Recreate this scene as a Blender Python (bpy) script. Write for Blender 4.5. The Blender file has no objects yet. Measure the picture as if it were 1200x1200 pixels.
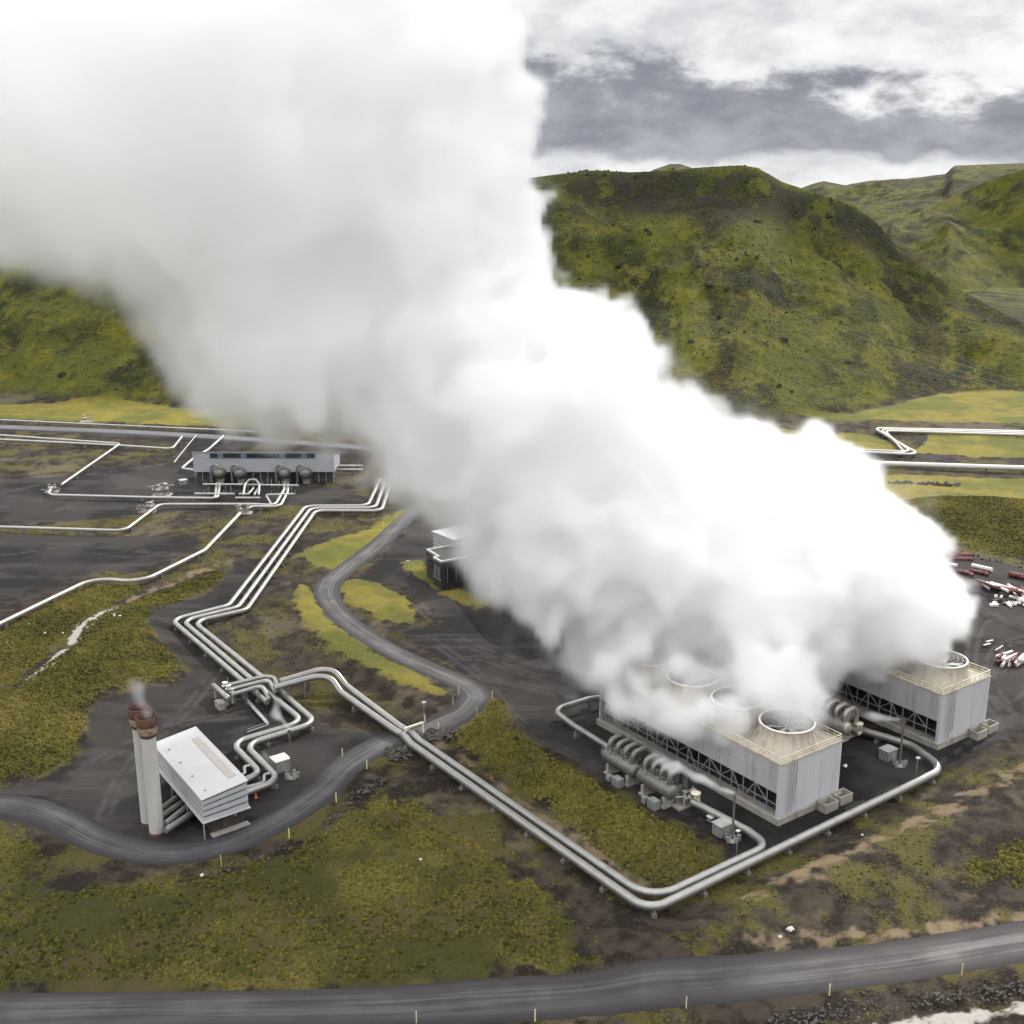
import bpy, bmesh, math, random, os
import numpy as np
from mathutils import Vector, Matrix
R_ = math.radians
CAM_H, FPX, PITCH = 100.0, 1417.0, math.radians(16.1)
GAN = 0.0
CP, SP = math.cos(PITCH), math.sin(PITCH)
sc = bpy.context.scene
COL = sc.collection

# ---------------------------------------------------------------- camera geometry (a point on the ground seen at a photo position)
def ray(px, py):
    u = px - 600.0; v = 600.0 - py
    return np.array([u, FPX * CP + v * SP, -FPX * SP + v * CP])
def G(px, py, z=0.0):
    d = ray(px, py); t = (CAM_H - z) / -d[2]
    return (float(d[0] * t), float(d[1] * t))
def AT(px, py, y):
    d = ray(px, py); t = y / d[1]
    return np.array([d[0] * t, y, CAM_H + d[2] * t])

cam_d = bpy.data.cameras.new('camera'); cam = bpy.data.objects.new('camera', cam_d); COL.objects.link(cam)
cam.location = (0, 0, CAM_H); cam.rotation_euler = (math.pi / 2 - PITCH, 0, 0)
cam_d.sensor_width = 36; cam_d.lens = 36 * FPX / 1200.0
cam_d.clip_start = 1; cam_d.clip_end = 60000
sc.camera = cam

# ---------------------------------------------------------------- render settings
sc.render.engine = 'CYCLES'
cy = sc.cycles
cy.use_denoising = True
try: cy.denoiser = 'OPENIMAGEDENOISE'
except Exception: pass
cy.use_adaptive_sampling = True; cy.adaptive_threshold = 0.035; cy.adaptive_min_samples = 20
cy.max_bounces = 26; cy.diffuse_bounces = 2; cy.glossy_bounces = 2; cy.transmission_bounces = 2
cy.volume_bounces = 24; cy.transparent_max_bounces = 8
cy.volume_step_rate = 2.5; cy.volume_max_steps = 256
cy.sample_clamp_indirect = 8
cy.caustics_reflective = False; cy.caustics_refractive = False
vs = sc.view_settings
vs.view_transform = 'Standard'; vs.look = 'None'; vs.gamma = 1; vs.exposure = 0.64

# ---------------------------------------------------------------- sun and sky
SUN_AZ, SUN_EL = R_(32), R_(33)          # azimuth from +Y towards +X: behind the hills, to the right
sv = Vector((math.sin(SUN_AZ) * math.cos(SUN_EL), math.cos(SUN_AZ) * math.cos(SUN_EL), math.sin(SUN_EL)))
sd = bpy.data.lights.new('sun', 'SUN'); sd.energy = 2.6; sd.angle = R_(1.2); sd.color = (1.0, 0.95, 0.88)
so = bpy.data.objects.new('sun', sd); COL.objects.link(so)
so.rotation_euler = sv.to_track_quat('Z', 'Y').to_euler(); so.location = (0, 0, 300)

class NT:
    """small node-tree builder"""
    def __init__(s, nt): s.nt = nt; s.n = nt.nodes; s.l = nt.links
    def node(s, t, **kw):
        n = s.n.new(t)
        for k, v in kw.items():
            if k == 'ins':
                for kk, vv in v.items(): s.put(n.inputs[kk], vv)
            else: setattr(n, k, v)
        return n
    def put(s, sock, v):
        if isinstance(v, bpy.types.NodeSocket): s.l.new(v, sock)
        elif v is not None: sock.default_value = v
    def math(s, op, a, b=None, c=None, clamp=False):
        n = s.n.new('ShaderNodeMath'); n.operation = op; n.use_clamp = clamp
        s.put(n.inputs[0], a)
        if b is not None: s.put(n.inputs[1], b)
        if c is not None: s.put(n.inputs[2], c)
        return n.outputs[0]
    def sstep(s, x, a, b, lo=0.0, hi=1.0):
        n = s.n.new('ShaderNodeMapRange'); n.interpolation_type = 'SMOOTHSTEP'
        for i, v in enumerate((x, a, b, lo, hi)): s.put(n.inputs[i], v)
        return n.outputs[0]
    def noise(s, vec, scale, detail=4.0, rough=0.55, dist=0.0, col=False):
        n = s.n.new('ShaderNodeTexNoise'); s.put(n.inputs['Vector'], vec)
        n.inputs['Scale'].default_value = scale; n.inputs['Detail'].default_value = detail
        n.inputs['Roughness'].default_value = rough; n.inputs['Distortion'].default_value = dist
        return n.outputs['Color' if col else 'Fac']
    def mix(s, f, a, b, mode='MIX'):
        n = s.n.new('ShaderNodeMix'); n.data_type = 'RGBA'; n.blend_type = mode
        s.put(n.inputs[0], f)
        s.put(n.inputs[6], a if not isinstance(a, tuple) else (*a, 1.0)[:4]); s.put(n.inputs[7], b if not isinstance(b, tuple) else (*b, 1.0)[:4])
        return n.outputs[2]
    def scale(s, vec, v3):
        n = s.n.new('ShaderNodeVectorMath'); n.operation = 'MULTIPLY'; s.put(n.inputs[0], vec); n.inputs[1].default_value = v3
        return n.outputs[0]
    def add(s, a, b):
        n = s.n.new('ShaderNodeVectorMath'); n.operation = 'ADD'; s.put(n.inputs[0], a); s.put(n.inputs[1], b)
        return n.outputs[0]

w = bpy.data.worlds.new('World'); sc.world = w; w.use_nodes = True
t = NT(w.node_tree); t.n.clear()
out = t.node('ShaderNodeOutputWorld'); bg = t.node('ShaderNodeBackground')
sky = t.node('ShaderNodeTexSky'); sky.sky_type = 'NISHITA'; sky.sun_disc = False
sky.sun_elevation = SUN_EL; sky.sun_rotation = SUN_AZ; sky.air_density = 1.0; sky.dust_density = 1.2; sky.altitude = 300
tc = t.node('ShaderNodeTexCoord'); dirv = tc.outputs['Generated']
sep = t.node('ShaderNodeSeparateXYZ'); t.put(sep.inputs[0], dirv)
el = sep.outputs[2]
# cloud layer: billowing noise, flattened towards the horizon
v1 = t.scale(dirv, (1.0, 1.0, 2.1))
nA = t.noise(v1, 3.6, 8, 0.52, 0.0)
nB = t.noise(t.add(v1, (3.1, 1.7, 0.4)), 9.0, 9, 0.58, 0.15)
nC = t.noise(t.add(v1, (9.1, 5.7, 2.4)), 2.2, 4, 0.5, 0.0)
nD = t.noise(t.add(v1, (5.3, 2.2, 7.7)), 22.0, 7, 0.6, 0.1)
# puffy fields: several octaves folded into lobes
puff = t.math('MULTIPLY_ADD', nD, 0.22, t.math('MULTIPLY_ADD', nB, 0.55, t.math('MULTIPLY', nA, 0.35)))
# a heavy grey bank lying low over the hills, white cloud above it and a bright gap below
low = t.sstep(t.math('MULTIPLY_ADD', t.math('SUBTRACT', puff, 0.56), 0.10, el), 0.000, 0.012)
top = t.sstep(t.math('MULTIPLY_ADD', t.math('SUBTRACT', puff, 0.56), 0.28, el), 0.046, 0.072, 1.0, 0.0)
bank = t.math('MULTIPLY', low, top)
white = t.mix(t.sstep(puff, 0.46, 0.66), (3.7, 3.8, 4.0), (5.8, 5.8, 5.75))
grey = t.mix(t.sstep(t.math('MULTIPLY_ADD', nD, 0.3, nB), 0.50, 0.82), (1.4, 1.48, 1.76), (2.5, 2.6, 2.85))
cl = t.mix(t.math('MULTIPLY', bank, 0.93), white, grey)
# higher up the cover thins and thickens; some blue shows overhead
cover = t.math('MAXIMUM', t.sstep(nC, 0.30, 0.52, 0.75, 1.0), t.sstep(el, 0.25, 0.6, 1.0, 0.0))
cl2 = t.node('ShaderNodeVectorMath', operation='SCALE'); t.l.new(cl, cl2.inputs[0]); t.put(cl2.inputs['Scale'], t.sstep(el, 0.12, 0.55, 1.0, 3.0)); cl = cl2.outputs[0]
skc = t.mix(cover, sky.outputs[0], cl)
t.put(bg.inputs[0], skc); bg.inputs[1].default_value = 0.11
t.l.new(bg.outputs[0], out.inputs[0])

# ---------------------------------------------------------------- steam: a baked density lattice turned into a volume
class Noise3:
    def __init__(s, seed): s.r = np.random.RandomState(seed)
    def octave(s, shape, dx, cell):
        n = [int(math.ceil((k * dx) / cell)) + 4 for k in shape]
        a = s.r.rand(*n).astype(np.float32) * 2 - 1
        off = s.r.rand(3)
        for ax in range(3):
            x = (np.arange(shape[ax]) * dx / cell + off[ax]).astype(np.float32) + 1
            i = np.floor(x).astype(int); f = (x - i).astype(np.float32)
            sh = [1, 1, 1]; sh[ax] = -1; f = f.reshape(sh)
            def tk(k): return np.take(a, np.clip(i + k, 0, a.shape[ax] - 1), axis=ax)
            w0 = (1 - f) ** 3 / 6; w1 = (3 * f ** 3 - 6 * f ** 2 + 4) / 6
            w2 = (-3 * f ** 3 + 3 * f ** 2 + 3 * f + 1) / 6; w3 = f ** 3 / 6
            a = tk(-1) * w0 + tk(0) * w1 + tk(1) * w2 + tk(2) * w3
        return a * 1.9
def smin(a, b, k):
    h = np.clip(0.5 + 0.5 * (b - a) / k, 0, 1)
    return b * (1 - h) + a * h - k * h * (1 - h)

def lattice_volume(name, lo, hi, dx, dens, mat):
    nx, ny, nz = dens.shape
    me = bpy.data.meshes.new(name)
    me.vertices.add(nx * ny * nz)
    # the lattice points themselves, so the mesh has the steam's true extent
    g = np.empty((nx, ny, nz, 3), np.float32)
    g[..., 0] = (lo[0] + np.arange(nx) * dx)[:, None, None]
    g[..., 1] = (lo[1] + np.arange(ny) * dx)[None, :, None]
    g[..., 2] = (lo[2] + np.arange(nz) * dx)[None, None, :]
    me.vertices.foreach_set('co', g.ravel())
    at = me.attributes.new('dens', 'FLOAT', 'POINT'); at.data.foreach_set('value', dens.astype(np.float32).ravel())
    o = bpy.data.objects.new(name, me); COL.objects.link(o)
    gt = bpy.data.node_groups.new(name + '_volume', 'GeometryNodeTree')
    gt.interface.new_socket('Geometry', in_out='INPUT', socket_type='NodeSocketGeometry')
    gt.interface.new_socket('Geometry', in_out='OUTPUT', socket_type='NodeSocketGeometry')
    q = NT(gt)
    gi = q.node('NodeGroupInput'); go = q.node('NodeGroupOutput')
    pos = q.node('GeometryNodeInputPosition'); sp = q.node('ShaderNodeSeparateXYZ'); q.l.new(pos.outputs[0], sp.inputs[0])
    idx = []
    for ax, n in enumerate((nx, ny, nz)):
        a = q.math('DIVIDE', q.math('SUBTRACT', sp.outputs[ax], lo[ax]), dx)
        a = q.math('FLOOR', q.math('ADD', a, 0.5)); a = q.math('MINIMUM', q.math('MAXIMUM', a, 0.0), n - 1.0)
        idx.append(a)
    # integer maths, a float index would round off past 16 million
    def imath(op, a, b):
        n = q.n.new('FunctionNodeIntegerMath'); n.operation = op; q.put(n.inputs[0], a); q.put(n.inputs[1], b); return n.outputs[0]
    ii = imath('ADD', imath('MULTIPLY', imath('ADD', imath('MULTIPLY', idx[0], ny), idx[1]), nz), idx[2])
    na = q.node('GeometryNodeInputNamedAttribute', data_type='FLOAT'); na.inputs[0].default_value = 'dens'
    si = q.node('GeometryNodeSampleIndex', data_type='FLOAT', domain='POINT')
    q.l.new(gi.outputs[0], si.inputs[0]); q.l.new(na.outputs[0], si.inputs['Value']); q.l.new(ii, si.inputs['Index'])
    vc = q.node('GeometryNodeVolumeCube')
    q.l.new(si.outputs[0], vc.inputs['Density'])
    vc.inputs['Min'].default_value = lo; vc.inputs['Max'].default_value = tuple(lo[k] + (dens.shape[k] - 1) * dx for k in range(3))
    vc.inputs['Resolution X'].default_value = nx; vc.inputs['Resolution Y'].default_value = ny; vc.inputs['Resolution Z'].default_value = nz
    sm = q.node('GeometryNodeSetMaterial'); sm.inputs['Material'].default_value = mat
    q.l.new(vc.outputs[0], sm.inputs[0]); q.l.new(sm.outputs[0], go.inputs[0])
    md = o.modifiers.new('volume', 'NODES'); md.node_group = gt
    me.materials.append(mat)
    return o
def steam_mat(name, k):
    m = bpy.data.materials.new(name); m.use_nodes = True; q = NT(m.node_tree); q.n.clear()
    o = q.node('ShaderNodeOutputMaterial'); pv = q.node('ShaderNodeVolumePrincipled')
    pv.inputs['Color'].default_value = (0.968, 0.967, 0.968, 1); pv.inputs['Density'].default_value = k
    pv.inputs['Anisotropy'].default_value = GAN
    q.l.new(pv.outputs[0], o.inputs['Volume'])
    try: m.cycles.volume_interpolation = 'LINEAR'
    except Exception: pass
    return m

def sphere_at(px, py, rp, y):
    c = AT(px, py, y); d = ray(px, py); s = y / d[1] * np.linalg.norm(d)
    return c[0], c[1], c[2], rp * s / math.hypot(FPX, 0) / (np.linalg.norm(d) / FPX) * 1.0
# ---------------------------------------------------------------- tags and small mesh kit
def tag(o, label=None, cat=None, group=None, kind=None):
    if label: o['label'] = label
    if cat: o['category'] = cat
    if group: o['group'] = group
    if kind: o['kind'] = kind
    return o
def empty(name, loc=(0, 0, 0), rz=0.0, label=None, cat=None, group=None):
    o = bpy.data.objects.new(name, None); COL.objects.link(o); o.location = loc; o.rotation_euler = (0, 0, rz)
    o.empty_display_size = 0.5
    return tag(o, label, cat, group)
def copy_tree(o, parent=None):
    c = o.copy(); COL.objects.link(c); c.parent = parent
    for ch in o.children: copy_tree(ch, c)
    return c

class MB:
    def __init__(s): s.v = []; s.f = []; s.sm = []
    def add(s, vs, fs, smooth=False):
        b = len(s.v); s.v += [tuple(map(float, p)) for p in vs]
        s.f += [tuple(b + i for i in q) for q in fs]; s.sm += [smooth] * len(fs); return s
    def box(s, c, d, rz=0.0, m=None):
        x, y, z = (k / 2 for k in d)
        P = [(-x, -y, -z), (x, -y, -z), (x, y, -z), (-x, y, -z), (-x, -y, z), (x, -y, z), (x, y, z), (-x, y, z)]
        if m is not None: P = [tuple(m @ Vector(p)) for p in P]
        ca, sa = math.cos(rz), math.sin(rz)
        P = [(c[0] + p[0] * ca - p[1] * sa, c[1] + p[0] * sa + p[1] * ca, c[2] + p[2]) for p in P]
        return s.add(P, [(0, 3, 2, 1), (4, 5, 6, 7), (0, 1, 5, 4), (1, 2, 6, 5), (2, 3, 7, 6), (3, 0, 4, 7)])
    def bar(s, a, b, w, h=None, n=None):
        """square bar, or round one of n sides, between two points"""
        a = Vector(a); b = Vector(b); d = b - a
        if d.length < 1e-6: return s
        h = h or w; q = d.to_track_quat('Z', 'Y').to_matrix()
        if n:
            ring = [(math.cos(2 * math.pi * k / n) * w / 2, math.sin(2 * math.pi * k / n) * w / 2, 0) for k in range(n)]
        else:
            n = 4; ring = [(-w / 2, -h / 2, 0), (w / 2, -h / 2, 0), (w / 2, h / 2, 0), (-w / 2, h / 2, 0)]
        P = [a + q @ Vector(r) for r in ring] + [b + q @ Vector(r) for r in ring]
        s.add(P, [(k, (k + 1) % n, n + (k + 1) % n, n + k) for k in range(n)], n > 4)
        s.add([P[k] for k in range(n)][::-1] + [], [tuple(range(n))]); s.add(P[n:], [tuple(range(n))]); return s
    def lathe(s, prof, c=(0, 0, 0), n=24, caps=(True, True), smooth=True, axis='Z'):
        P = []
        for r, z in prof:
            for k in range(n):
                a = 2 * math.pi * k / n; p = (r * math.cos(a), r * math.sin(a), z)
                if axis == 'X': p = (p[2], p[0], p[1])
                if axis == 'Y': p = (p[1], p[2], p[0])
                P.append((c[0] + p[0], c[1] + p[1], c[2] + p[2]))
        F = []
        for j in range(len(prof) - 1):
            for k in range(n): F.append((j * n + k, j * n + (k + 1) % n, (j + 1) * n + (k + 1) % n, (j + 1) * n + k))
        s.add(P, F, smooth)
        if caps[0]: s.add(P[:n][::-1], [tuple(range(n))])
        if caps[1]: s.add(P[-n:], [tuple(range(n))])
        return s
    def tube(s, pts, r, n=12, fillet=0.0, caps=True):
        P = fil(pts, fillet) if fillet > 0 else [Vector(p) for p in pts]
        T = []
        for i in range(len(P)):
            a = P[max(i - 1, 0)]; b = P[min(i + 1, len(P) - 1)]; T.append((b - a).normalized())
        up = Vector((0, 0, 1))
        if abs(T[0].z) > 0.9: up = Vector((1, 0, 0))
        nrm = (up - T[0] * up.dot(T[0])).normalized(); V = []
        for i, p in enumerate(P):
            nrm = (nrm - T[i] * nrm.dot(T[i])).normalized(); bn = T[i].cross(nrm)
            for k in range(n):
                a = 2 * math.pi * k / n; V.append(p + (nrm * math.cos(a) + bn * math.sin(a)) * r)
        F = [(i * n + k, i * n + (k + 1) % n, (i + 1) * n + (k + 1) % n, (i + 1) * n + k) for i in range(len(P) - 1) for k in range(n)]
        s.add(V, F, True)
        if caps: s.add(V[:n][::-1], [tuple(range(n))]); s.add(V[-n:], [tuple(range(n))])
        return s
    def build(s, name, mat, parent=None, loc=None, bevel=0.0):
        me = bpy.data.meshes.new(name); me.from_pydata(s.v, [], s.f)
        me.polygons.foreach_set('use_smooth', s.sm); me.materials.append(mat); me.update()
        bm = bmesh.new(); bm.from_mesh(me); bmesh.ops.recalc_face_normals(bm, faces=bm.faces); bm.to_mesh(me); bm.free()
        o = bpy.data.objects.new(name, me); COL.objects.link(o); o.parent = parent
        if loc: o.location = loc
        if bevel:
            b = o.modifiers.new('bevel', 'BEVEL'); b.width = bevel; b.segments = 2; b.limit_method = 'ANGLE'
        return o
def fil(pts, r, seg=7):
    P = [Vector(p) for p in pts]; out = [P[0]]
    for i in range(1, len(P) - 1):
        a, b, c = P[i - 1], P[i], P[i + 1]
        u = (a - b); v = (c - b); lu, lv = u.length, v.length; u.normalize(); v.normalize()
        ang = u.angle(v)
        if ang > math.pi - 0.02: out.append(b); continue
        d = min(r / math.tan(ang / 2), lu * 0.48, lv * 0.48)
        p0 = b + u * d; p1 = b + v * d; rr = d * math.tan(ang / 2)
        bis = (u + v).normalized(); cc = b + bis * (rr / math.sin(ang / 2))
        e0 = p0 - cc; e1 = p1 - cc; tot = e0.angle(e1)
        m = max(2, int(seg * tot / 1.57) + 1); ax = e0.cross(e1).normalized()
        for k in range(m + 1): out.append(cc + Matrix.Rotation(tot * k / m, 3, ax) @ e0)
    out.append(P[-1]); return out

# ---------------------------------------------------------------- materials
MATS = {}
def mat(name, col, rough=0.6, metal=0.0, var=0.25, scale=0.6, dirt=None, dscale=0.25, dth=(0.5, 0.75), bump=0.0, bscale=3.0, stretch=(1, 1, 1), spec=0.4, obj=True):
    if name in MATS: return MATS[name]
    m = bpy.data.materials.new(name); m.use_nodes = True; q = NT(m.node_tree); q.n.clear()
    o = q.node('ShaderNodeOutputMaterial'); b = q.node('ShaderNodeBsdfPrincipled'); q.l.new(b.outputs[0], o.inputs[0])
    tc = q.node('ShaderNodeTexCoord'); v = q.scale(tc.outputs['Object'], stretch)
    n1 = q.noise(v, scale, 5, 0.6); n2 = q.noise(v, scale * 9, 3, 0.6)
    lo = tuple(c * (1 - var) for c in col); hi = tuple(min(1, c * (1 + var)) for c in col)
    c = q.mix(q.sstep(q.math('MULTIPLY_ADD', n2, 0.4, q.math('MULTIPLY', n1, 0.7)), 0.35, 0.75), lo, hi)
    if dirt:
        c = q.mix(q.math('MULTIPLY', q.sstep(q.noise(v, dscale, 6, 0.65, 0.4), *dth), 0.8), c, dirt)
    q.put(b.inputs['Base Color'], c); b.inputs['Metallic'].default_value = metal
    q.put(b.inputs['Roughness'], q.math('MULTIPLY_ADD', n1, 0.2, rough - 0.1)); b.inputs['Specular IOR Level'].default_value = spec
    if bump:
        bn = q.node('ShaderNodeBump'); bn.inputs['Strength'].default_value = 0.6; bn.inputs['Distance'].default_value = bump
        q.put(bn.inputs['Height'], q.noise(v, bscale, 4, 0.6)); q.l.new(bn.outputs[0], b.inputs['Normal'])
    MATS[name] = m; return m

# ---------------------------------------------------------------- terrain
rng = np.random.RandomState(5)
_L = [rng.rand(256, 256).astype(np.float32) * 2 - 1 for _ in range(6)]
def vn(x, y, k=0):
    """smooth value noise on the plane"""
    a = _L[k % 6]; xi = np.floor(x).astype(np.int64); yi = np.floor(y).astype(np.int64)
    fx = (x - xi); fy = (y - yi); fx = fx * fx * fx * (fx * (fx * 6 - 15) + 10); fy = fy * fy * fy * (fy * (fy * 6 - 15) + 10)
    x0 = xi & 255; x1 = (xi + 1) & 255; y0 = yi & 255; y1 = (yi + 1) & 255
    return (a[x0, y0] * (1 - fx) + a[x1, y0] * fx) * (1 - fy) + (a[x0, y1] * (1 - fx) + a[x1, y1] * fx) * fy
def fbm(x, y, cell, oct=5, g=0.5, k=0):
    s = 0; a = 1.0; f = 1.0 / cell; t = 0
    for i in range(oct):
        s = s + a * vn(x * f + 17.3 * i, y * f - 9.1 * i, k + i); t += a; a *= g; f *= 2.03
    return s / t
def ss(x, a, b):
    t = np.clip((x - a) / (b - a), 0, 1); return t * t * (3 - 2 * t)

def tab(rows):           # (px, py, distance of the crest) -> bearing, height
    T, D, Z = [], [], []
    for px, py, d in rows:
        p = AT(px, py, d); T.append(p[0] / p[1]); D.append(d); Z.append(p[2])
    return np.array(T), np.array(D), np.array(Z)
MAIN = tab([(-500, 230, 900), (-200, 200, 800), (0, 195, 770), (240, 200, 740), (590, 213, 715), (640, 206, 720), (700, 200, 730), (740, 203, 730), (800, 199, 720),
            (870, 194, 700), (888, 197, 692), (915, 213, 690), (945, 223, 690), (1000, 241, 690), (1025, 259, 684), (1050, 289, 674), (1090, 318, 660),
            (1130, 341, 645), (1160, 357, 625), (1200, 378, 600), (1260, 410, 580), (1330, 440, 560), (1500, 470, 545)])
BASE = [G(px, py) for px, py in ((-500, 455), (-200, 462), (0, 471), (240, 478), (600, 492), (900, 492), (1000, 487), (1060, 474), (1120, 463), (1200, 462), (1330, 460), (1500, 462))]
BASE = (np.array([b[0] / b[1] for b in BASE]), np.array([b[1] for b in BASE]))
MID = tab([(1000, 330, 1150), (1030, 290, 1180), (1045, 262, 1200), (1080, 247, 1230), (1120, 229, 1250), (1160, 210, 1260), (1200, 199, 1270), (1260, 190, 1280), (1400, 185, 1300), (1700, 200, 1350)])
MIDB = (1010.0)
FAR = tab([(850, 235, 2300), (930, 224, 2300), (950, 216, 2300), (965, 212, 2300), (990, 217, 2250), (1010, 215, 2200), (1060, 211, 2100), (1108, 204, 2050), (1118, 194, 2000), (1200, 191, 2000), (1330, 192, 2000), (1700, 205, 2000)])
KNOB = tab([(600, 230, 3000), (740, 212, 3000), (765, 199, 3000), (785, 192, 3000), (797, 192, 3000), (815, 198, 3000), (840, 210, 3000), (1000, 230, 3000)])

# low mounds and banks: photo polyline, height, half width each side
def poly(pts): return np.array([G(*p) for p in pts])
RIDGES = [(poly([(575, 835), (610, 880), (680, 935), (770, 990), (820, 1018)]), 1.5, 5.0),
          (poly([(1050, 618), (1120, 610), (1200, 612), (1350, 620)]), 5.0, 20.0),
          (poly([(760, 1118), (860, 1085), (960, 1045), (1060, 1010), (1200, 950), (1350, 890)]), 2.0, 7.5),
          (poly([(330, 690), (370, 740), (440, 790), (520, 830)]), 1.3, 7.0),
          (poly([(-40, 870), (30, 850), (90, 800), (150, 745)]), 2.0, 13.0),
          (poly([(60, 1085), (200, 1085), (330, 1060), (440, 1010), (500, 1040), (580, 1100)]), 1.6, 9.0)]
FLAT = [poly(p) for p in ([(470, 861), (760, 1068), (800, 1049), (1106, 901), (1014, 857)], [(482, 859), (763, 1055), (900, 991), (812, 940)], [(321, 806), (388, 794), (470, 860)],
        [(431, 593), (358, 593), (275, 712), (214, 728), (300, 800), (360, 846), (280, 871), (310, 910), (280, 925)], [(281, 602), (240, 645), (165, 682.5), (110, 677.5), (0, 731), (-60, 760)])]
def seg_dist(x, y, P, closed=False):
    d = np.full(x.shape, 1e9, np.float32); n = len(P)
    for i in range(n if closed else n - 1):
        a = P[i]; b = P[(i + 1) % n]; ab = b - a; L = ab @ ab + 1e-9
        t = np.clip(((x - a[0]) * ab[0] + (y - a[1]) * ab[1]) / L, 0, 1)
        d = np.minimum(d, (x - a[0] - t * ab[0]) ** 2 + (y - a[1] - t * ab[1]) ** 2)
    return np.sqrt(d)
def poly_sd(x, y, P, lim=30.0):
    """signed distance to a polygon, positive inside, only worked out near it"""
    out = np.full(x.shape, -lim, np.float32)
    m = (x > P[:, 0].min() - lim) & (x < P[:, 0].max() + lim) & (y > P[:, 1].min() - lim) & (y < P[:, 1].max() + lim)
    if not m.any(): return out
    X = x[m]; Y = y[m]; d = seg_dist(X, Y, P, True); ins = np.zeros(X.shape, bool); n = len(P)
    for i in range(n):
        a = P[i]; b = P[(i + 1) % n]
        if a[1] == b[1]: continue
        c = ((a[1] > Y) != (b[1] > Y)) & (X < (b[0] - a[0]) * (Y - a[1]) / (b[1] - a[1]) + a[0]); ins ^= c
    out[m] = np.where(ins, d, -d); return out
def macro(x, y):
    x = np.asarray(x, np.float32); y = np.asarray(y, np.float32)
    h = np.zeros(x.shape, np.float32)
    for P, hh, w in RIDGES:
        m = (y < 700)
        d = seg_dist(x[m], y[m], P); h[m] += hh * np.exp(-(d / w) ** 2)
    for P in FLAT:
        m = (x > P[:, 0].min() - 9) & (x < P[:, 0].max() + 9) & (y > P[:, 1].min() - 9) & (y < P[:, 1].max() + 9)
        if m.any(): d = seg_dist(x[m], y[m], P); h[m] *= ss(d, 1.5, 8)
    return h
def hills(x, y):
    t = x / np.maximum(y, 1)
    Dc = np.interp(t, MAIN[0], MAIN[1]); Zc = np.interp(t, MAIN[0], MAIN[2]); Db = np.interp(t, BASE[0], BASE[1])
    wob = fbm(x, y, 90, 4, 0.5, 1) * 18
    s = np.clip((y + wob * ss(Dc - y, 0, 60) - Db) / (Dc - Db), 0, 1)
    prof = 0.2 * s + 0.8 * s ** 1.2
    # the rim: a cliff band just below the plateau
    cl = ss(s, 0.86, 0.94) * 0.03 - ss(s, 0.6, 0.86) * 0.012
    prof = np.where(s < 1, np.minimum(prof + cl * (s < 0.999), 1.0), 1.0)
    h1 = prof * Zc - np.maximum(y - Dc, 0) * (0.05 + 0.75 * ss(t, 0.195, 0.235))
    env = np.clip(4 * s * (1 - s), 0, 1) ** 0.7
    u = t * 520 + fbm(x, y, 60, 3, 0.5, 2) * 14
    gul = (1 - np.abs(vn(u / 30, y / 190, 3)) * 2) * 1.7 + (1 - 2 * np.abs(vn(u / 12, y / 110, 4))) * 1.2 + (1 - 2 * np.abs(vn(u / 5.0, y / 70, 5))) * 0.6
    h1 = h1 + env * gul * np.clip(Zc / 60, 0, 1) + env * fbm(x, y, 26, 5, 0.62, 0) * 3.0
    # ledges of rock
    led = fbm(x, y, 46, 4, 0.6, 3)
    h1 = h1 + env * np.clip(Zc / 60, 0, 1) * ss(led, 0.12, 0.18) * 1.6 * ss(s, 0.35, 0.6)
    h1 = np.where(y > Dc, h1 + fbm(x, y, 50, 4, 0.5, 1) * 1.2, h1)
    Dc2 = np.interp(t, MID[0], MID[1]); Zc2 = np.interp(t, MID[0], MID[2], left=-50); s2 = np.clip((y - MIDB - fbm(x, y, 150, 3, 0.5, 5) * 35) / (Dc2 - MIDB), 0, 1)
    h2 = (0.1 * s2 + 0.9 * s2 ** 0.95) * Zc2 - np.maximum(y - Dc2, 0) * 0.06
    e2 = np.clip(4 * s2 * (1 - s2), 0, 1)
    h2 = h2 + e2 * ((1 - 2 * np.abs(vn(t * 1100 / 60, y / 260, 2))) * 9 + fbm(x, y, 70, 5, 0.58, 2) * 11)
    Dc3 = np.interp(t, FAR[0], FAR[1]); Zc3 = np.interp(t, FAR[0], FAR[2], left=-80); s3 = np.clip((y - 1300) / (Dc3 - 1300), 0, 1)
    h3 = ss(s3, 0, 1) * Zc3 - np.maximum(y - Dc3, 0) * 0.04 + s3 * (1 - s3) * 4 * fbm(x, y, 160, 5, 0.55, 4) * 26
    Dc4 = 3000.0; Zc4 = np.interp(t, KNOB[0], KNOB[2], left=-50, right=-50); s4 = np.clip((y - 2400) / 600, 0, 1)
    h4 = s4 * Zc4 - np.maximum(y - 3000, 0) * 0.03
    return np.maximum.reduce([h1, h2 * (s2 > 0), h3 * (s3 > 0), h4 * (s4 > 0), np.zeros_like(h1)]), s, s2, s3

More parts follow.
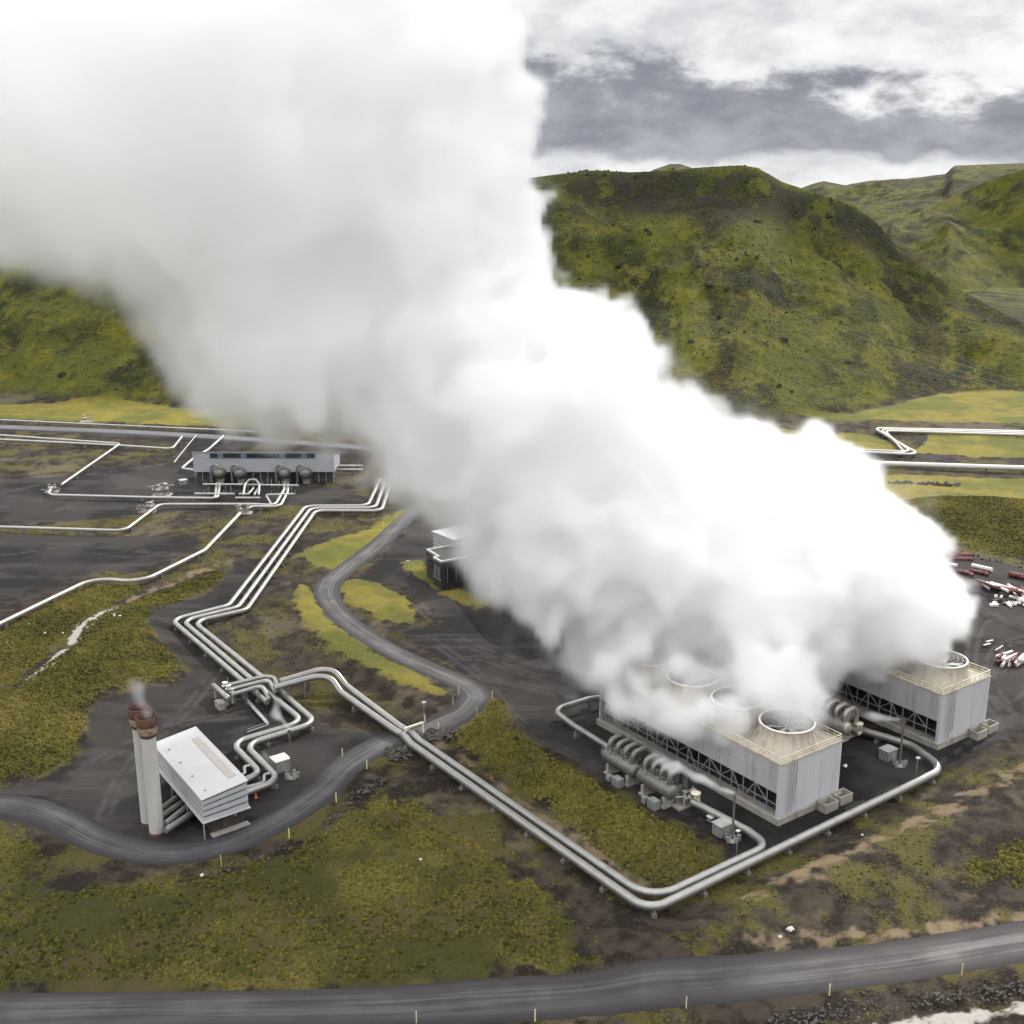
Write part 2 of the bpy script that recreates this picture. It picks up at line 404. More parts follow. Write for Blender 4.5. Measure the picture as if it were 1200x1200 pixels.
# ---- regions traced on the ground (photo positions dropped onto the plain)
REG = {
 'grass': [[(338, 656), (385, 632), (430, 620), (470, 597), (482, 599), (446, 628), (410, 655), (392, 668), (372, 666), (355, 655)],
           [(398, 690), (404, 681), (416, 679), (445, 686), (480, 704), (492, 716), (490, 728), (474, 732), (452, 728), (425, 715), (404, 702)],
           [(462, 660), (498, 653), (506, 668), (520, 692), (540, 688), (575, 708), (560, 714), (520, 698), (495, 680)],
           [(345, 690), (362, 688), (385, 728), (440, 768), (500, 800), (522, 812), (526, 828), (505, 822), (450, 800), (390, 765), (345, 722)],
           [(900, 500), (960, 505), (1010, 508), (1075, 527), (1090, 505), (1220, 512), (1220, 538), (1090, 532), (920, 524), (850, 524), (850, 500)],
           [(850, 485), (1040, 493), (1200, 498), (1400, 500), (1400, 455), (1200, 452), (1100, 462), (1000, 485)],
           [(850, 556), (1000, 556), (1220, 560), (1220, 600), (1100, 592), (1040, 600), (1000, 585), (930, 570)],
           [(-300, 474), (0, 474), (120, 470), (260, 480), (420, 484), (420, 502), (262, 500), (120, 494), (0, 490), (-300, 487)]],
 'moss': [[(0, 738), (60, 708), (110, 684), (166, 687), (150, 700), (118, 716), (88, 742), (60, 772), (28, 800), (22, 812), (0, 800), (-60, 800), (-60, 760)],
          [(265, 671), (248, 690), (215, 702), (182, 718), (166, 736), (178, 752), (196, 768), (212, 786), (206, 800), (160, 806), (120, 820), (100, 838), (97, 868), (84, 888), (40, 908), (0, 921), (-80, 940), (-80, 815), (20, 812), (45, 790), (90, 768), (105, 735), (140, 712), (200, 690), (240, 672)],
          [(586, 824), (592, 850), (612, 872), (660, 902), (740, 946), (800, 975), (836, 1000), (836, 1018), (812, 1030), (785, 1040), (745, 1022), (690, 985), (620, 935), (560, 895), (528, 870), (535, 855), (565, 842), (578, 822)],
          [(-60, 1160), (-60, 960), (10, 962), (40, 985), (55, 1030), (80, 1046), (160, 1042), (240, 1028), (320, 1008), (385, 975), (425, 945), (450, 925), (480, 940), (530, 970), (580, 1010), (630, 1040), (670, 1070), (695, 1100), (700, 1128), (690, 1140), (560, 1152), (300, 1164), (0, 1166)],
          [(1130, 1030), (1150, 1005), (1190, 985), (1260, 960), (1260, 1010), (1200, 1040)],
          [(1070, 640), (1045, 615), (1065, 600), (1120, 594), (1210, 596), (1400, 600), (1400, 680), (1210, 658), (1150, 648)]],
 'gravel': [[(492, 606), (470, 630), (440, 660), (420, 680), (478, 690), (505, 715), (500, 735), (470, 742), (520, 775), (560, 800), (578, 822), (592, 830), (600, 852), (640, 880), (700, 914), (780, 955), (836, 985), (850, 1020), (900, 1000), (1000, 955), (1110, 905), (1175, 868), (1230, 840), (1400, 760), (1400, 690), (1210, 668), (1150, 655), (1080, 645), (900, 600), (700, 560), (560, 580)],
            [(168, 740), (150, 728), (190, 708), (240, 695), (262, 676), (300, 655), (330, 655), (300, 690), (280, 712), (215, 735), (240, 770), (330, 805), (345, 830), (375, 850), (450, 858), (462, 872), (420, 895), (385, 920), (350, 955), (290, 985), (210, 1010), (120, 1000), (60, 975), (0, 968), (-80, 960), (-80, 935), (0, 925), (45, 912), (90, 890), (102, 866), (106, 838), (125, 824), (165, 810), (210, 803), (218, 786), (200, 765), (180, 748)],
            [(-80, 565), (0, 560), (60, 560), (150, 545), (200, 545), (240, 565), (400, 570), (450, 590), (330, 592), (200, 600), (150, 605), (80, 612), (0, 612), (-80, 612)],
            [(-80, 628), (0, 625), (150, 628), (235, 630), (230, 640), (180, 665), (150, 672), (110, 668), (60, 690), (0, 712), (-80, 740)],
            [(-80, 496), (0, 496), (280, 508), (480, 530), (480, 545), (300, 522), (220, 560), (190, 555), (210, 520), (100, 508), (-80, 502)],
            [(1018, 500), (1032, 500), (1068, 528), (1085, 520), (1062, 512), (1100, 512), (1110, 530), (1120, 540), (900, 530), (900, 527), (1055, 530), (1040, 520)]],
 'tan': [[(512, 868), (530, 872), (620, 938), (690, 985), (745, 1024), (772, 1044), (750, 1048), (700, 1012), (620, 955), (560, 905)],
         [(1205, 890), (1225, 895), (1150, 945), (1060, 990), (985, 1022), (925, 1048), (880, 1066), (860, 1060), (905, 1036), (965, 1010), (1040, 980), (1110, 940), (1160, 915)],
         [(270, 655), (272, 662), (220, 682), (165, 700), (140, 712), (120, 722), (118, 716), (150, 702), (190, 686), (235, 668)],
         [(860, 1110), (1000, 1095), (1220, 1068), (1220, 1082), (1000, 1104), (860, 1122)],
         ],
 'white': [[(146, 709), (150, 714), (112, 736), (98, 750), (96, 762), (78, 768), (76, 760), (84, 742), (100, 728), (125, 715)],
           [(80, 764), (84, 772), (60, 792), (40, 806), (22, 808), (30, 800), (55, 780)],
           [(1010, 1203), (1040, 1195), (1110, 1182), (1240, 1167), (1240, 1186), (1120, 1204), (1040, 1225), (940, 1232)],
           
           [(1133, 331), (1150, 338), (1176, 348), (1215, 346), (1215, 352), (1172, 353), (1148, 342)]]}
ROADS = {
 'access_road': ([(520, 570), (498, 590), (470, 612), (440, 640), (408, 664), (386, 684), (386, 705), (412, 735), (460, 765), (510, 788), (545, 804), (557, 820), (544, 840), (500, 854), (450, 871), (408, 895), (376, 928), (325, 962), (262, 990), (190, 1000), (120, 985), (65, 958), (10, 944), (-60, 945), (-160, 960)], 6.6),
 'valley_road': ([(-300, 1190), (0, 1187), (200, 1184), (400, 1180), (600, 1172), (800, 1156), (1000, 1133), (1200, 1102), (1400, 1065), (1600, 1020)], 8.2),
 'plant_road': ([(-200, 492), (0, 500), (150, 506), (300, 515), (500, 530)], 8.0)}
def crom(P, step=1.0):
    P = [np.array(p) for p in P]; P = [2 * P[0] - P[1]] + P + [2 * P[-1] - P[-2]]; out = []
    for i in range(1, len(P) - 2):
        p0, p1, p2, p3 = P[i - 1:i + 3]; n = max(2, int(np.linalg.norm(p2 - p1) / step))
        for k in range(n):
            t = k / n; out.append(0.5 * ((2 * p1) + (-p0 + p2) * t + (2 * p0 - 5 * p1 + 4 * p2 - p3) * t * t + (-p0 + 3 * p1 - 3 * p2 + p3) * t ** 3))
    out.append(P[-2]); return np.array(out)
RC = {k: (crom([G(*p) for p in v[0]], 1.2), v[1]) for k, v in ROADS.items()}
TRACKS = [crom([G(*p) for p in T], 4) for T in (
    [(520, 780), (560, 770), (620, 790), (690, 800)], [(545, 795), (600, 800), (660, 815)], [(480, 690), (500, 720), (560, 760), (640, 780)], [(505, 750), (560, 790), (610, 850), (700, 900), (830, 960)],
    [(1200, 700), (1150, 730), (1140, 790), (1180, 850)], [(1230, 740), (1170, 760), (1165, 810), (1230, 860)], [(1000, 950), (1100, 900), (1180, 840), (1230, 780)], [(1130, 690), (1160, 720), (1230, 740)], [(1110, 720), (1150, 700), (1230, 705)],
    [(60, 600), (150, 570), (230, 575), (300, 560)], [(0, 650), (100, 640), (200, 650)], [(-40, 590), (80, 560), (200, 540), (218, 512)],
    [(100, 900), (180, 860), (260, 840), (380, 850)], [(120, 960), (150, 900), (220, 830), (250, 790)])]
HARD = []       # footprints kept level: filled in before the terrain is made
def road_sd(x, y):
    d = np.full(x.shape, 1e3, np.float32)
    for P, w in RC.values():
        m = (x > P[:, 0].min() - 12) & (x < P[:, 0].max() + 12) & (y > P[:, 1].min() - 12) & (y < P[:, 1].max() + 12)
        if m.any():
            Q = P[::3]
            if len(P) % 3 != 1: Q = np.vstack([Q, P[-1:]])
            d[m] = np.minimum(d[m], seg_dist(x[m], y[m], Q) - w / 2)
    return d
def ground_z(x, y):
    x = np.atleast_1d(np.asarray(x, np.float32)); y = np.atleast_1d(np.asarray(y, np.float32))
    return float((macro(x, y))[0])

def make_terrain():
    rows = int(math.log(4300 / 55.0) / 0.0034); ys = 55.0 * np.exp(np.arange(rows + 1) * 0.0034)
    tt = np.linspace(-0.72, 0.72, 820); X = (ys[:, None] * tt[None, :]).astype(np.float32); Yg = np.broadcast_to(ys[:, None], X.shape).astype(np.float32)
    x = X.ravel(); y = Yg.ravel(); near = y < 620
    z = macro(x, y)
    hh, s, s2, s3 = hills(x, y)
    A = {}
    for k, L in REG.items():
        a = np.full(x.shape, -30, np.float32); xn, yn = x[near], y[near]; an = a[near]
        for P in L:
            if k == 'white' and P[0][1] < 400: continue
            an = np.maximum(an, poly_sd(xn, yn, poly(P)))
        a[near] = an; A[k] = a
    # the pale track in the far valley
    m = (y > 700) & (y < 1200); P = poly(REG['white'][-1]); A['white'][m] = np.maximum(A['white'][m], poly_sd(x[m], y[m], P, 60))
    rd = np.full(x.shape, 1e3, np.float32); rd[near] = road_sd(x[near], y[near])
    g = ss(A['gravel'], -2, 2)
    pf = np.full(x.shape, 30, np.float32)
    for P in FLAT: pf[near] = np.minimum(pf[near], seg_dist(x[near], y[near], P))
    rough = (1 - 0.93 * g) * (0.25 + 0.75 * ss(pf, 1.5, 6)) * ss(rd, 0.2, 4.0) * ss(-np.maximum(A['white'], A['tan']), -3, 1.0) * np.where(y < 520, 1, ss(640 - y, 0, 120))
    n1 = fbm(x, y, 15, 4, 0.5, 0) * 0.55 + fbm(x, y, 3.2, 3, 0.55, 2) * 0.22 + fbm(x, y, 60, 2, 0.5, 4) * 0.5
    ms = ss(A['moss'], -1, 2)
    n2 = fbm(x, y, 1.6, 2, 0.6, 5) * 0.34 * ms
    z = z + rough * (n1 + n2)
    z = z + 0.25 * ms + 0.15 * ss(A['grass'], -0.5, 1.5) * (y < 450)
    z = z - 0.09 * ss(-rd, -0.5, 0.3) * (y < 620)
    z = np.where(hh > 0.01, np.maximum(z, 0) * (1 - ss(hh, 0, 3)) + hh, z)
    ny, nx = X.shape
    idx = np.arange(ny * nx).reshape(ny, nx)
    F = np.stack([idx[:-1, :-1], idx[:-1, 1:], idx[1:, 1:], idx[1:, :-1]], -1).reshape(-1, 4)
    me = bpy.data.meshes.new('ground'); me.vertices.add(len(x)); me.vertices.foreach_set('co', np.stack([x, y, z], 1).ravel().astype(np.float32))
    me.loops.add(F.size); me.loops.foreach_set('vertex_index', F.ravel()); me.polygons.add(len(F))
    me.polygons.foreach_set('loop_start', np.arange(0, F.size, 4)); me.polygons.foreach_set('loop_total', np.full(len(F), 4)); me.polygons.foreach_set('use_smooth', np.ones(len(F), bool))
    me.update(calc_edges=True)
    # slope, for bare rock
    Z = z.reshape(ny, nx); gy = np.gradient(Z, axis=0) / np.gradient(Yg, axis=0); gx = np.gradient(Z, axis=1) / np.gradient(X, axis=1)
    slope = np.sqrt((gy - gx * tt[None, :]) ** 2 * 0 + gx ** 2 + gy ** 2).ravel()
    A['road'] = -np.minimum(rd, 30)
    tk = np.full(x.shape, -30, np.float32)
    for P in TRACKS:
        m = near & (x > P[:, 0].min() - 4) & (x < P[:, 0].max() + 4) & (y > P[:, 1].min() - 4) & (y < P[:, 1].max() + 4); tk[m] = np.maximum(tk[m], -np.abs(seg_dist(x[m], y[m], P) - 0.9))
    A['track'] = tk
    A['hill'] = np.maximum.reduce([s * 1.0, (s2 > 0) * 0.8, (s3 > 0) * 1.0]).astype(np.float32)
    A['slope'] = slope
    def nrm(v): return (0.5 + (v - v.mean()) / v.std() * 0.115).astype(np.float32)
    A['nM'] = nrm(fbm(x, y, 2.2, 4, 0.6, 0)); A['nL'] = nrm(fbm(x, y, 17, 5, 0.6, 1)); A['nS'] = nrm(fbm(x + 30, y, 8, 6, 0.68, 2))
    A['nW'] = nrm(fbm(x * 0.3 + fbm(x, y, 20, 2, 0.5, 3) * 5, y, 4.5, 5, 0.6, 4))
    hx = x * 0.9 + fbm(x, y, 60, 3, 0.5, 2) * 22
    A['h1'] = nrm(fbm(hx, y * 0.4 + z * 0.5, 17, 6, 0.66, 3)); A['h2'] = nrm(fbm(hx + 90, y * 0.4, 44, 6, 0.62, 5)); A['h4'] = nrm(fbm(x + 9, y * 0.8, 9, 6, 0.7, 0))
    for k, a in A.items():
        at = me.attributes.new(k, 'FLOAT', 'POINT'); at.data.foreach_set('value', a.astype(np.float32))
    o = bpy.data.objects.new('ground', me); COL.objects.link(o); tag(o, kind='structure')
    return o, (x, y, z, A)

def ground_mat():
    m = bpy.data.materials.new('ground'); m.use_nodes = True; q = NT(m.node_tree); q.n.clear()
    o = q.node('ShaderNodeOutputMaterial'); b = q.node('ShaderNodeBsdfPrincipled'); q.l.new(b.outputs[0], o.inputs[0])
    geo = q.node('ShaderNodeNewGeometry'); P = geo.outputs['Position']
    def at(n): a = q.node('ShaderNodeAttribute'); a.attribute_name = n; return a.outputs['Fac']
    nF = q.noise(P, 2.2, 3, 0.65); nM = at('nM'); nL = at('nL'); nS = at('nS')
    # volcanic soil: dark brown grit with ochre and olive growth where it is thin
    soil = q.mix(q.sstep(nM, 0.35, 0.68), (0.014, 0.0105, 0.008), (0.040, 0.031, 0.023))
    soil = q.mix(q.math('MULTIPLY', q.sstep(nF, 0.5, 0.78), 0.55), soil, (0.075, 0.060, 0.045))
    olive = q.mix(nF, (0.040, 0.036, 0.010), (0.105, 0.090, 0.022))
    soil = q.mix(q.math('MULTIPLY', q.sstep(q.math('MULTIPLY_ADD', nF, 0.3, nS), 0.62, 0.82), 0.75), soil, olive)
    pale = q.mix(nF, (0.06, 0.047, 0.03), (0.13, 0.11, 0.075))
    soil = q.mix(q.math('MULTIPLY', q.sstep(q.math('MULTIPLY_ADD', nM, 0.35, nL), 0.72, 0.92), 0.6), soil, pale)
    # gravel yard
    gv = q.mix(q.sstep(nL, 0.36, 0.64), (0.010, 0.009, 0.0092), (0.030, 0.027, 0.026))
    gv = q.mix(q.math('MULTIPLY', q.sstep(nF, 0.45, 0.8), 0.5), gv, (0.040, 0.036, 0.034))
    w = at('nW')
    gv = q.mix(q.math('MULTIPLY', q.sstep(w, 0.52, 0.66), 0.35), gv, (0.058, 0.052, 0.049))
    fG = q.sstep(q.math('MULTIPLY_ADD', nM, 4.0, q.math('ADD', at('gravel'), -2.0)), -0.7, 1.0)
    c = q.mix(fG, soil, gv)
    # tan tracks, mown bright grass, moss, pale stream bed
    tn = q.mix(nM, (0.10, 0.070, 0.040), (0.21, 0.16, 0.10))
    c = q.mix(q.math('MULTIPLY', q.sstep(q.math('MULTIPLY_ADD', nM, 9.0, q.math('ADD', at('tan'), -5.0)), -1.0, 1.6), 0.7), c, tn)
    gr = q.mix(q.sstep(nL, 0.35, 0.62), (0.074, 0.080, 0.016), (0.155, 0.130, 0.024))
    gr = q.mix(q.math('MULTIPLY', q.sstep(nM, 0.4, 0.72), 0.45), gr, (0.075, 0.066, 0.02))
    gr = q.mix(q.math('MULTIPLY', q.sstep(nF, 0.48, 0.66), 0.55), gr, (0.15, 0.14, 0.03))
    c = q.mix(q.sstep(q.math('ADD', q.math('MULTIPLY', nS, 4.0), q.math('MULTIPLY_ADD', nM, 4.5, q.math('ADD', at('grass'), -4.4))), -0.7, 0.8), c, gr)
    mo = q.mix(q.sstep(nL, 0.38, 0.62), (0.044, 0.042, 0.010), (0.105, 0.088, 0.018))
    mo = q.mix(q.math('MULTIPLY', q.sstep(nF, 0.42, 0.66), 0.8), mo, (0.022, 0.022, 0.006))
    mo = q.mix(q.math('MULTIPLY', q.sstep(nS, 0.52, 0.70), 0.75), mo, (0.060, 0.045, 0.022))
    mf = q.sstep(q.math('ADD', q.math('MULTIPLY', nS, 9.0), q.math('MULTIPLY_ADD', nM, 7.0, q.math('ADD', at('moss'), -8.2))), -0.8, 1.2)
    c = q.mix(q.math('MULTIPLY', mf, 0.92), c, mo)
    c = q.mix(q.math('MULTIPLY', q.math('MULTIPLY', q.sstep(at('track'), -1.0, 0.1), q.sstep(nM, 0.36, 0.56)), 0.5), c, (0.070, 0.063, 0.060))
    wh = q.mix(nF, (0.18, 0.16, 0.14), (0.38, 0.36, 0.33))
    c = q.mix(q.sstep(q.math('MULTIPLY_ADD', nM, 4.0, q.math('ADD', at('white'), -2.4)), -0.3, 0.5), c, wh)
    # hillsides
    h5 = q.noise(P, 0.95, 3, 0.65)
    h1 = at('h1'); h2 = at('h2'); h4 = at('h4'); h3 = q.noise(P, 0.30, 4, 0.7)
    hg = q.mix(q.sstep(h1, 0.34, 0.64), (0.015, 0.018, 0.004), (0.056, 0.060, 0.007))
    hg = q.mix(q.math('MULTIPLY', q.sstep(h4, 0.50, 0.70), 0.75), hg, (0.100, 0.090, 0.010))
    hg = q.mix(q.math('MULTIPLY', q.sstep(h2, 0.58, 0.72), 0.75), hg, (0.026, 0.019, 0.010))
    hg = q.mix(q.math('MULTIPLY', q.sstep(h3, 0.54, 0.66), 0.8), hg, (0.011, 0.011, 0.006))
    hg = q.mix(q.math('MULTIPLY', q.sstep(q.math('MULTIPLY_ADD', h1, -0.25, h5), 0.42, 0.54), 0.8), hg, (0.010, 0.0095, 0.006))
    hg = q.mix(q.math('MULTIPLY', q.sstep(h5, 0.44, 0.34, 0.0, 1.0) if False else q.sstep(h5, 0.34, 0.44, 1.0, 0.0), 0.5), hg, (0.115, 0.108, 0.020))
    sl = q.sstep(q.math('MULTIPLY_ADD', h3, 0.8, q.math('ADD', at('slope'), -0.4)), 0.92, 1.25)
    crest = q.math('MULTIPLY', q.math('MULTIPLY', q.sstep(at('hill'), 0.70, 0.86), q.sstep(at('hill'), 0.94, 0.99, 1.0, 0.0)), q.sstep(q.math('MULTIPLY_ADD', h5, 0.4, q.math('MULTIPLY', h4, 0.7)), 0.48, 0.60))
    hg = q.mix(q.math('MULTIPLY', crest, 0.85), hg, (0.016, 0.0145, 0.011))
    hg = q.mix(q.math('MULTIPLY', sl, 0.9), hg, q.mix(h3, (0.010, 0.009, 0.008), (0.045, 0.038, 0.032)))
    c = q.mix(q.sstep(at('hill'), 0.0, 0.05), c, hg)
    q.put(b.inputs['Base Color'], c); b.inputs['Roughness'].default_value = 0.92; b.inputs['Specular IOR Level'].default_value = 0.12
    bn = q.node('ShaderNodeBump'); bn.inputs['Strength'].default_value = 0.9; bn.inputs['Distance'].default_value = 0.5
    hb = q.math('MULTIPLY', nF, 0.5)
    hb = q.math('MULTIPLY', hb, q.math('MULTIPLY_ADD', fG, -0.75, 1.0))
    hb = q.math('ADD', hb, q.math('MULTIPLY', q.math('MULTIPLY', h3, 4.0), q.sstep(at('hill'), 0.0, 0.05)))
    q.put(bn.inputs['Height'], hb); q.l.new(bn.outputs[0], b.inputs['Normal'])
    return m
ground, TD = make_terrain(); ground.data.materials.append(ground_mat())
# the plain carries on past the detailed sheet, a little lower
me = MB().add([(-3600, -900, -6), (3600, -900, -6), (3600, 4200, -6), (-3600, 4200, -6)], [(0, 1, 2, 3)])
tag(me.build('terrain', mat('far_soil', (0.05, 0.05, 0.022), 0.95, scale=0.01, spec=0.1)), kind='structure')

def road_mat(name, base, light, streak):
    m = bpy.data.materials.new(name); m.use_nodes = True; q = NT(m.node_tree); q.n.clear()
    o = q.node('ShaderNodeOutputMaterial'); b = q.node('ShaderNodeBsdfPrincipled'); q.l.new(b.outputs[0], o.inputs[0])
    geo = q.node('ShaderNodeNewGeometry'); P = geo.outputs['Position']
    uv = q.node('ShaderNodeUVMap'); uv.uv_map = 'along'; sx = q.node('ShaderNodeSeparateXYZ'); q.l.new(uv.outputs[0], sx.inputs[0]); u = sx.outputs[0]
    nF = q.noise(P, 3.0, 4, 0.6); sv_ = q.scale(uv.outputs[0], (11.0, 0.035, 1)); nS = q.noise(sv_, 1.0, 6, 0.62, 0.3); nP = q.noise(P, 0.10, 5, 0.6, 0.2)
    c = q.mix(nF, tuple(k * 0.75 for k in base), tuple(k * 1.25 for k in base))
    mid = q.sstep(q.math('ABSOLUTE', q.math('SUBTRACT', u, 0.5)), 0.10, 0.42, 1.0, 0.0)
    f = q.math('MULTIPLY', mid, q.sstep(q.math('MULTIPLY_ADD', nS, 0.7, q.math('MULTIPLY', nP, 0.5)), 0.42, 0.80))
    c = q.mix(q.math('MULTIPLY', f, streak), c, light)  # pale streaks: worn tyre track, with wet reflections painted into the colour
    ed = q.sstep(q.math('ADD', q.math('ABSOLUTE', q.math('SUBTRACT', u, 0.5)), q.math('MULTIPLY', nP, 0.12)), 0.42, 0.56)
    c = q.mix(ed, c, (0.018, 0.016, 0.015))
    q.put(b.inputs['Base Color'], c); q.put(b.inputs['Roughness'], q.math('MULTIPLY_ADD', f, -0.25, 0.85)); b.inputs['Specular IOR Level'].default_value = 0.3
    bn = q.node('ShaderNodeBump'); bn.inputs['Strength'].default_value = 0.4; bn.inputs['Distance'].default_value = 0.05
    q.put(bn.inputs['Height'], nF); q.l.new(bn.outputs[0], b.inputs['Normal']); return m
def make_road(name, P, w, m):
    n = len(P); T = np.gradient(P, axis=0); T /= np.linalg.norm(T, axis=1)[:, None]; N = np.stack([T[:, 1], -T[:, 0]], 1)
    L = np.concatenate([[0], np.cumsum(np.linalg.norm(np.diff(P, axis=0), axis=1))]); K = 9
    V = []; UV = []
    for j in range(K):
        u = j / (K - 1); wob = 0
        if j in (0, K - 1): wob = 0.28 * vn(L / 3.1 + j * 7, L * 0 + 0.5, 1) + 0.2 * vn(L / 0.9, L * 0 + j, 2)
        q = P + N * ((u - 0.5) * w + (wob if j else -wob))[..., None] if not isinstance(wob, int) else P + N * (u - 0.5) * w
        z = macro(q[:, 0], q[:, 1]) + 0.035 + 0.05 * (1 - (2 * u - 1) ** 2) - (0.12 if j in (0, K - 1) else 0)
        V.append(np.column_stack([q, z])); UV.append(np.column_stack([np.full(n, u), L]))
    V = np.stack(V, 1).reshape(-1, 3); UV = np.stack(UV, 1).reshape(-1, 2)
    i = np.arange(n - 1)[:, None] * K + np.arange(K - 1)[None]; F = np.stack([i, i + 1, i + K + 1, i + K], -1).reshape(-1, 4)
    me = bpy.data.meshes.new(name); me.from_pydata(V.tolist(), [], F.tolist()); me.polygons.foreach_set('use_smooth', [True] * len(F))
    l = me.uv_layers.new(name='along'); vi = np.empty(len(me.loops), int); me.loops.foreach_get('vertex_index', vi); l.data.foreach_set('uv', UV[vi].ravel())
    me.materials.append(m); o = bpy.data.objects.new(name, me); COL.objects.link(o); return tag(o, kind='structure')
make_road('access_road', *RC['access_road'], road_mat('worn_sheen_asphalt', (0.026, 0.025, 0.027), (0.12, 0.113, 0.111), 0.8))
make_road('valley_road', *RC['valley_road'], road_mat('grey_asphalt', (0.028, 0.026, 0.026), (0.105, 0.10, 0.096), 0.6))
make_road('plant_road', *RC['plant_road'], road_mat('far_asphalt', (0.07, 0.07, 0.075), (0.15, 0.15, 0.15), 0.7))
# ---------------------------------------------------------------- object materials
M_pipe = mat('aluminium_sheet', (0.29, 0.285, 0.27), 0.42, 0.7, 0.12, 0.5, (0.20, 0.18, 0.155), 0.35, (0.55, 0.8))
M_pipef = mat('weathered_aluminium', (0.36, 0.35, 0.33), 0.5, 0.5, 0.12, 0.3, (0.24, 0.22, 0.19), 0.2, (0.55, 0.8))
M_conc = mat('concrete', (0.27, 0.25, 0.22), 0.9, 0, 0.2, 0.8, (0.12, 0.10, 0.08), 0.4)
M_clad = mat('ribbed_cladding', (0.375, 0.368, 0.372), 0.6, 0.1, 0.05, 0.15, (0.27, 0.255, 0.245), 0.9, (0.46, 0.74), stretch=(1, 1, 0.09))
M_end = mat('pale_panel', (0.44, 0.438, 0.455), 0.6, 0.05, 0.04, 0.2, (0.30, 0.28, 0.265), 0.9, (0.50, 0.78), stretch=(1, 1, 0.08))
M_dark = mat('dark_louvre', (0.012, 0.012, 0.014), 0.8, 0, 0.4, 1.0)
M_steel = mat('galvanised_steel', (0.34, 0.34, 0.34), 0.55, 0.6, 0.15, 1.5)
M_cream = mat('cream_paint', (0.62, 0.57, 0.43), 0.6, 0, 0.12, 1.5, (0.33, 0.25, 0.15), 0.8, (0.55, 0.75))
M_grp = mat('stained_fibreglass', (0.40, 0.355, 0.29), 0.6, 0, 0.18, 0.5, (0.19, 0.14, 0.10), 0.6, (0.48, 0.72), stretch=(1, 1, 0.4))
M_deck = mat('deck_board', (0.36, 0.32, 0.27), 0.8, 0, 0.2, 0.6, (0.22, 0.15, 0.10), 0.4, (0.5, 0.7))
M_rim = mat('pale_rim', (0.62, 0.60, 0.55), 0.5, 0.2, 0.1, 1.0, (0.3, 0.22, 0.15), 1.2)
M_fan = mat('fan_blade', (0.34, 0.34, 0.33), 0.5, 0.1, 0.1, 1.0)
M_tank = mat('grey_green_tank', (0.17, 0.165, 0.15), 0.5, 0.55, 0.2, 0.6, (0.09, 0.08, 0.065), 0.7, (0.5, 0.75))
M_tankl = mat('bright_tank', (0.40, 0.37, 0.32), 0.45, 0.6, 0.2, 0.6, (0.22, 0.16, 0.10), 0.7, (0.5, 0.75))
M_rust = mat('rusty_steel', (0.085, 0.042, 0.03), 0.85, 0.1, 0.4, 1.2, (0.05, 0.03, 0.024), 1.0)
M_stack = mat('weathered_white_steel', (0.44, 0.43, 0.40), 0.55, 0.1, 0.1, 0.5, (0.28, 0.26, 0.23), 0.5, (0.48, 0.75), stretch=(1, 1, 0.15))
M_roof = mat('white_roof', (0.43, 0.42, 0.42), 0.5, 0.1, 0.05, 0.3, (0.42, 0.40, 0.40), 0.35, (0.6, 0.8))
M_sky = mat('skylight', (0.33, 0.29, 0.26), 0.4, 0, 0.1, 0.8)
M_brown = mat('brown_boards', (0.045, 0.034, 0.028), 0.8, 0, 0.3, 2.0)
M_blk = mat('dark_cladding', (0.030, 0.033, 0.030), 0.6, 0, 0.3, 0.8)
M_glass = mat('window_glass', (0.02, 0.025, 0.03), 0.15, 0, 0.2, 1.0, spec=0.6)
M_stake = mat('yellow_stake', (0.62, 0.50, 0.24), 0.7, 0, 0.15, 2.0)
M_red = mat('red_primer', (0.10, 0.026, 0.022), 0.7, 0.1, 0.3, 0.8, (0.26, 0.15, 0.13), 0.8, (0.5, 0.7))
M_wht = mat('white_plastic', (0.50, 0.48, 0.45), 0.5, 0, 0.12, 1.0, (0.28, 0.20, 0.16), 1.0, (0.55, 0.8))
M_stone = mat('lava_stone', (0.062, 0.056, 0.05), 0.9, 0, 0.7, 0.7, (0.018, 0.017, 0.016), 0.9)
M_pale = mat('pale_stone', (0.52, 0.50, 0.46), 0.85, 0, 0.2, 2.0)
M_box = mat('grey_cabinet', (0.19, 0.20, 0.19), 0.6, 0.1, 0.2, 1.0)
M_orange = mat('orange_plastic', (0.45, 0.10, 0.03), 0.6)

M_sup = mat('dark_concrete', (0.13, 0.12, 0.11), 0.9, 0, 0.25, 1.0)
def W(p, z): g = G(p[0], p[1], z); return Vector((g[0], g[1], z))
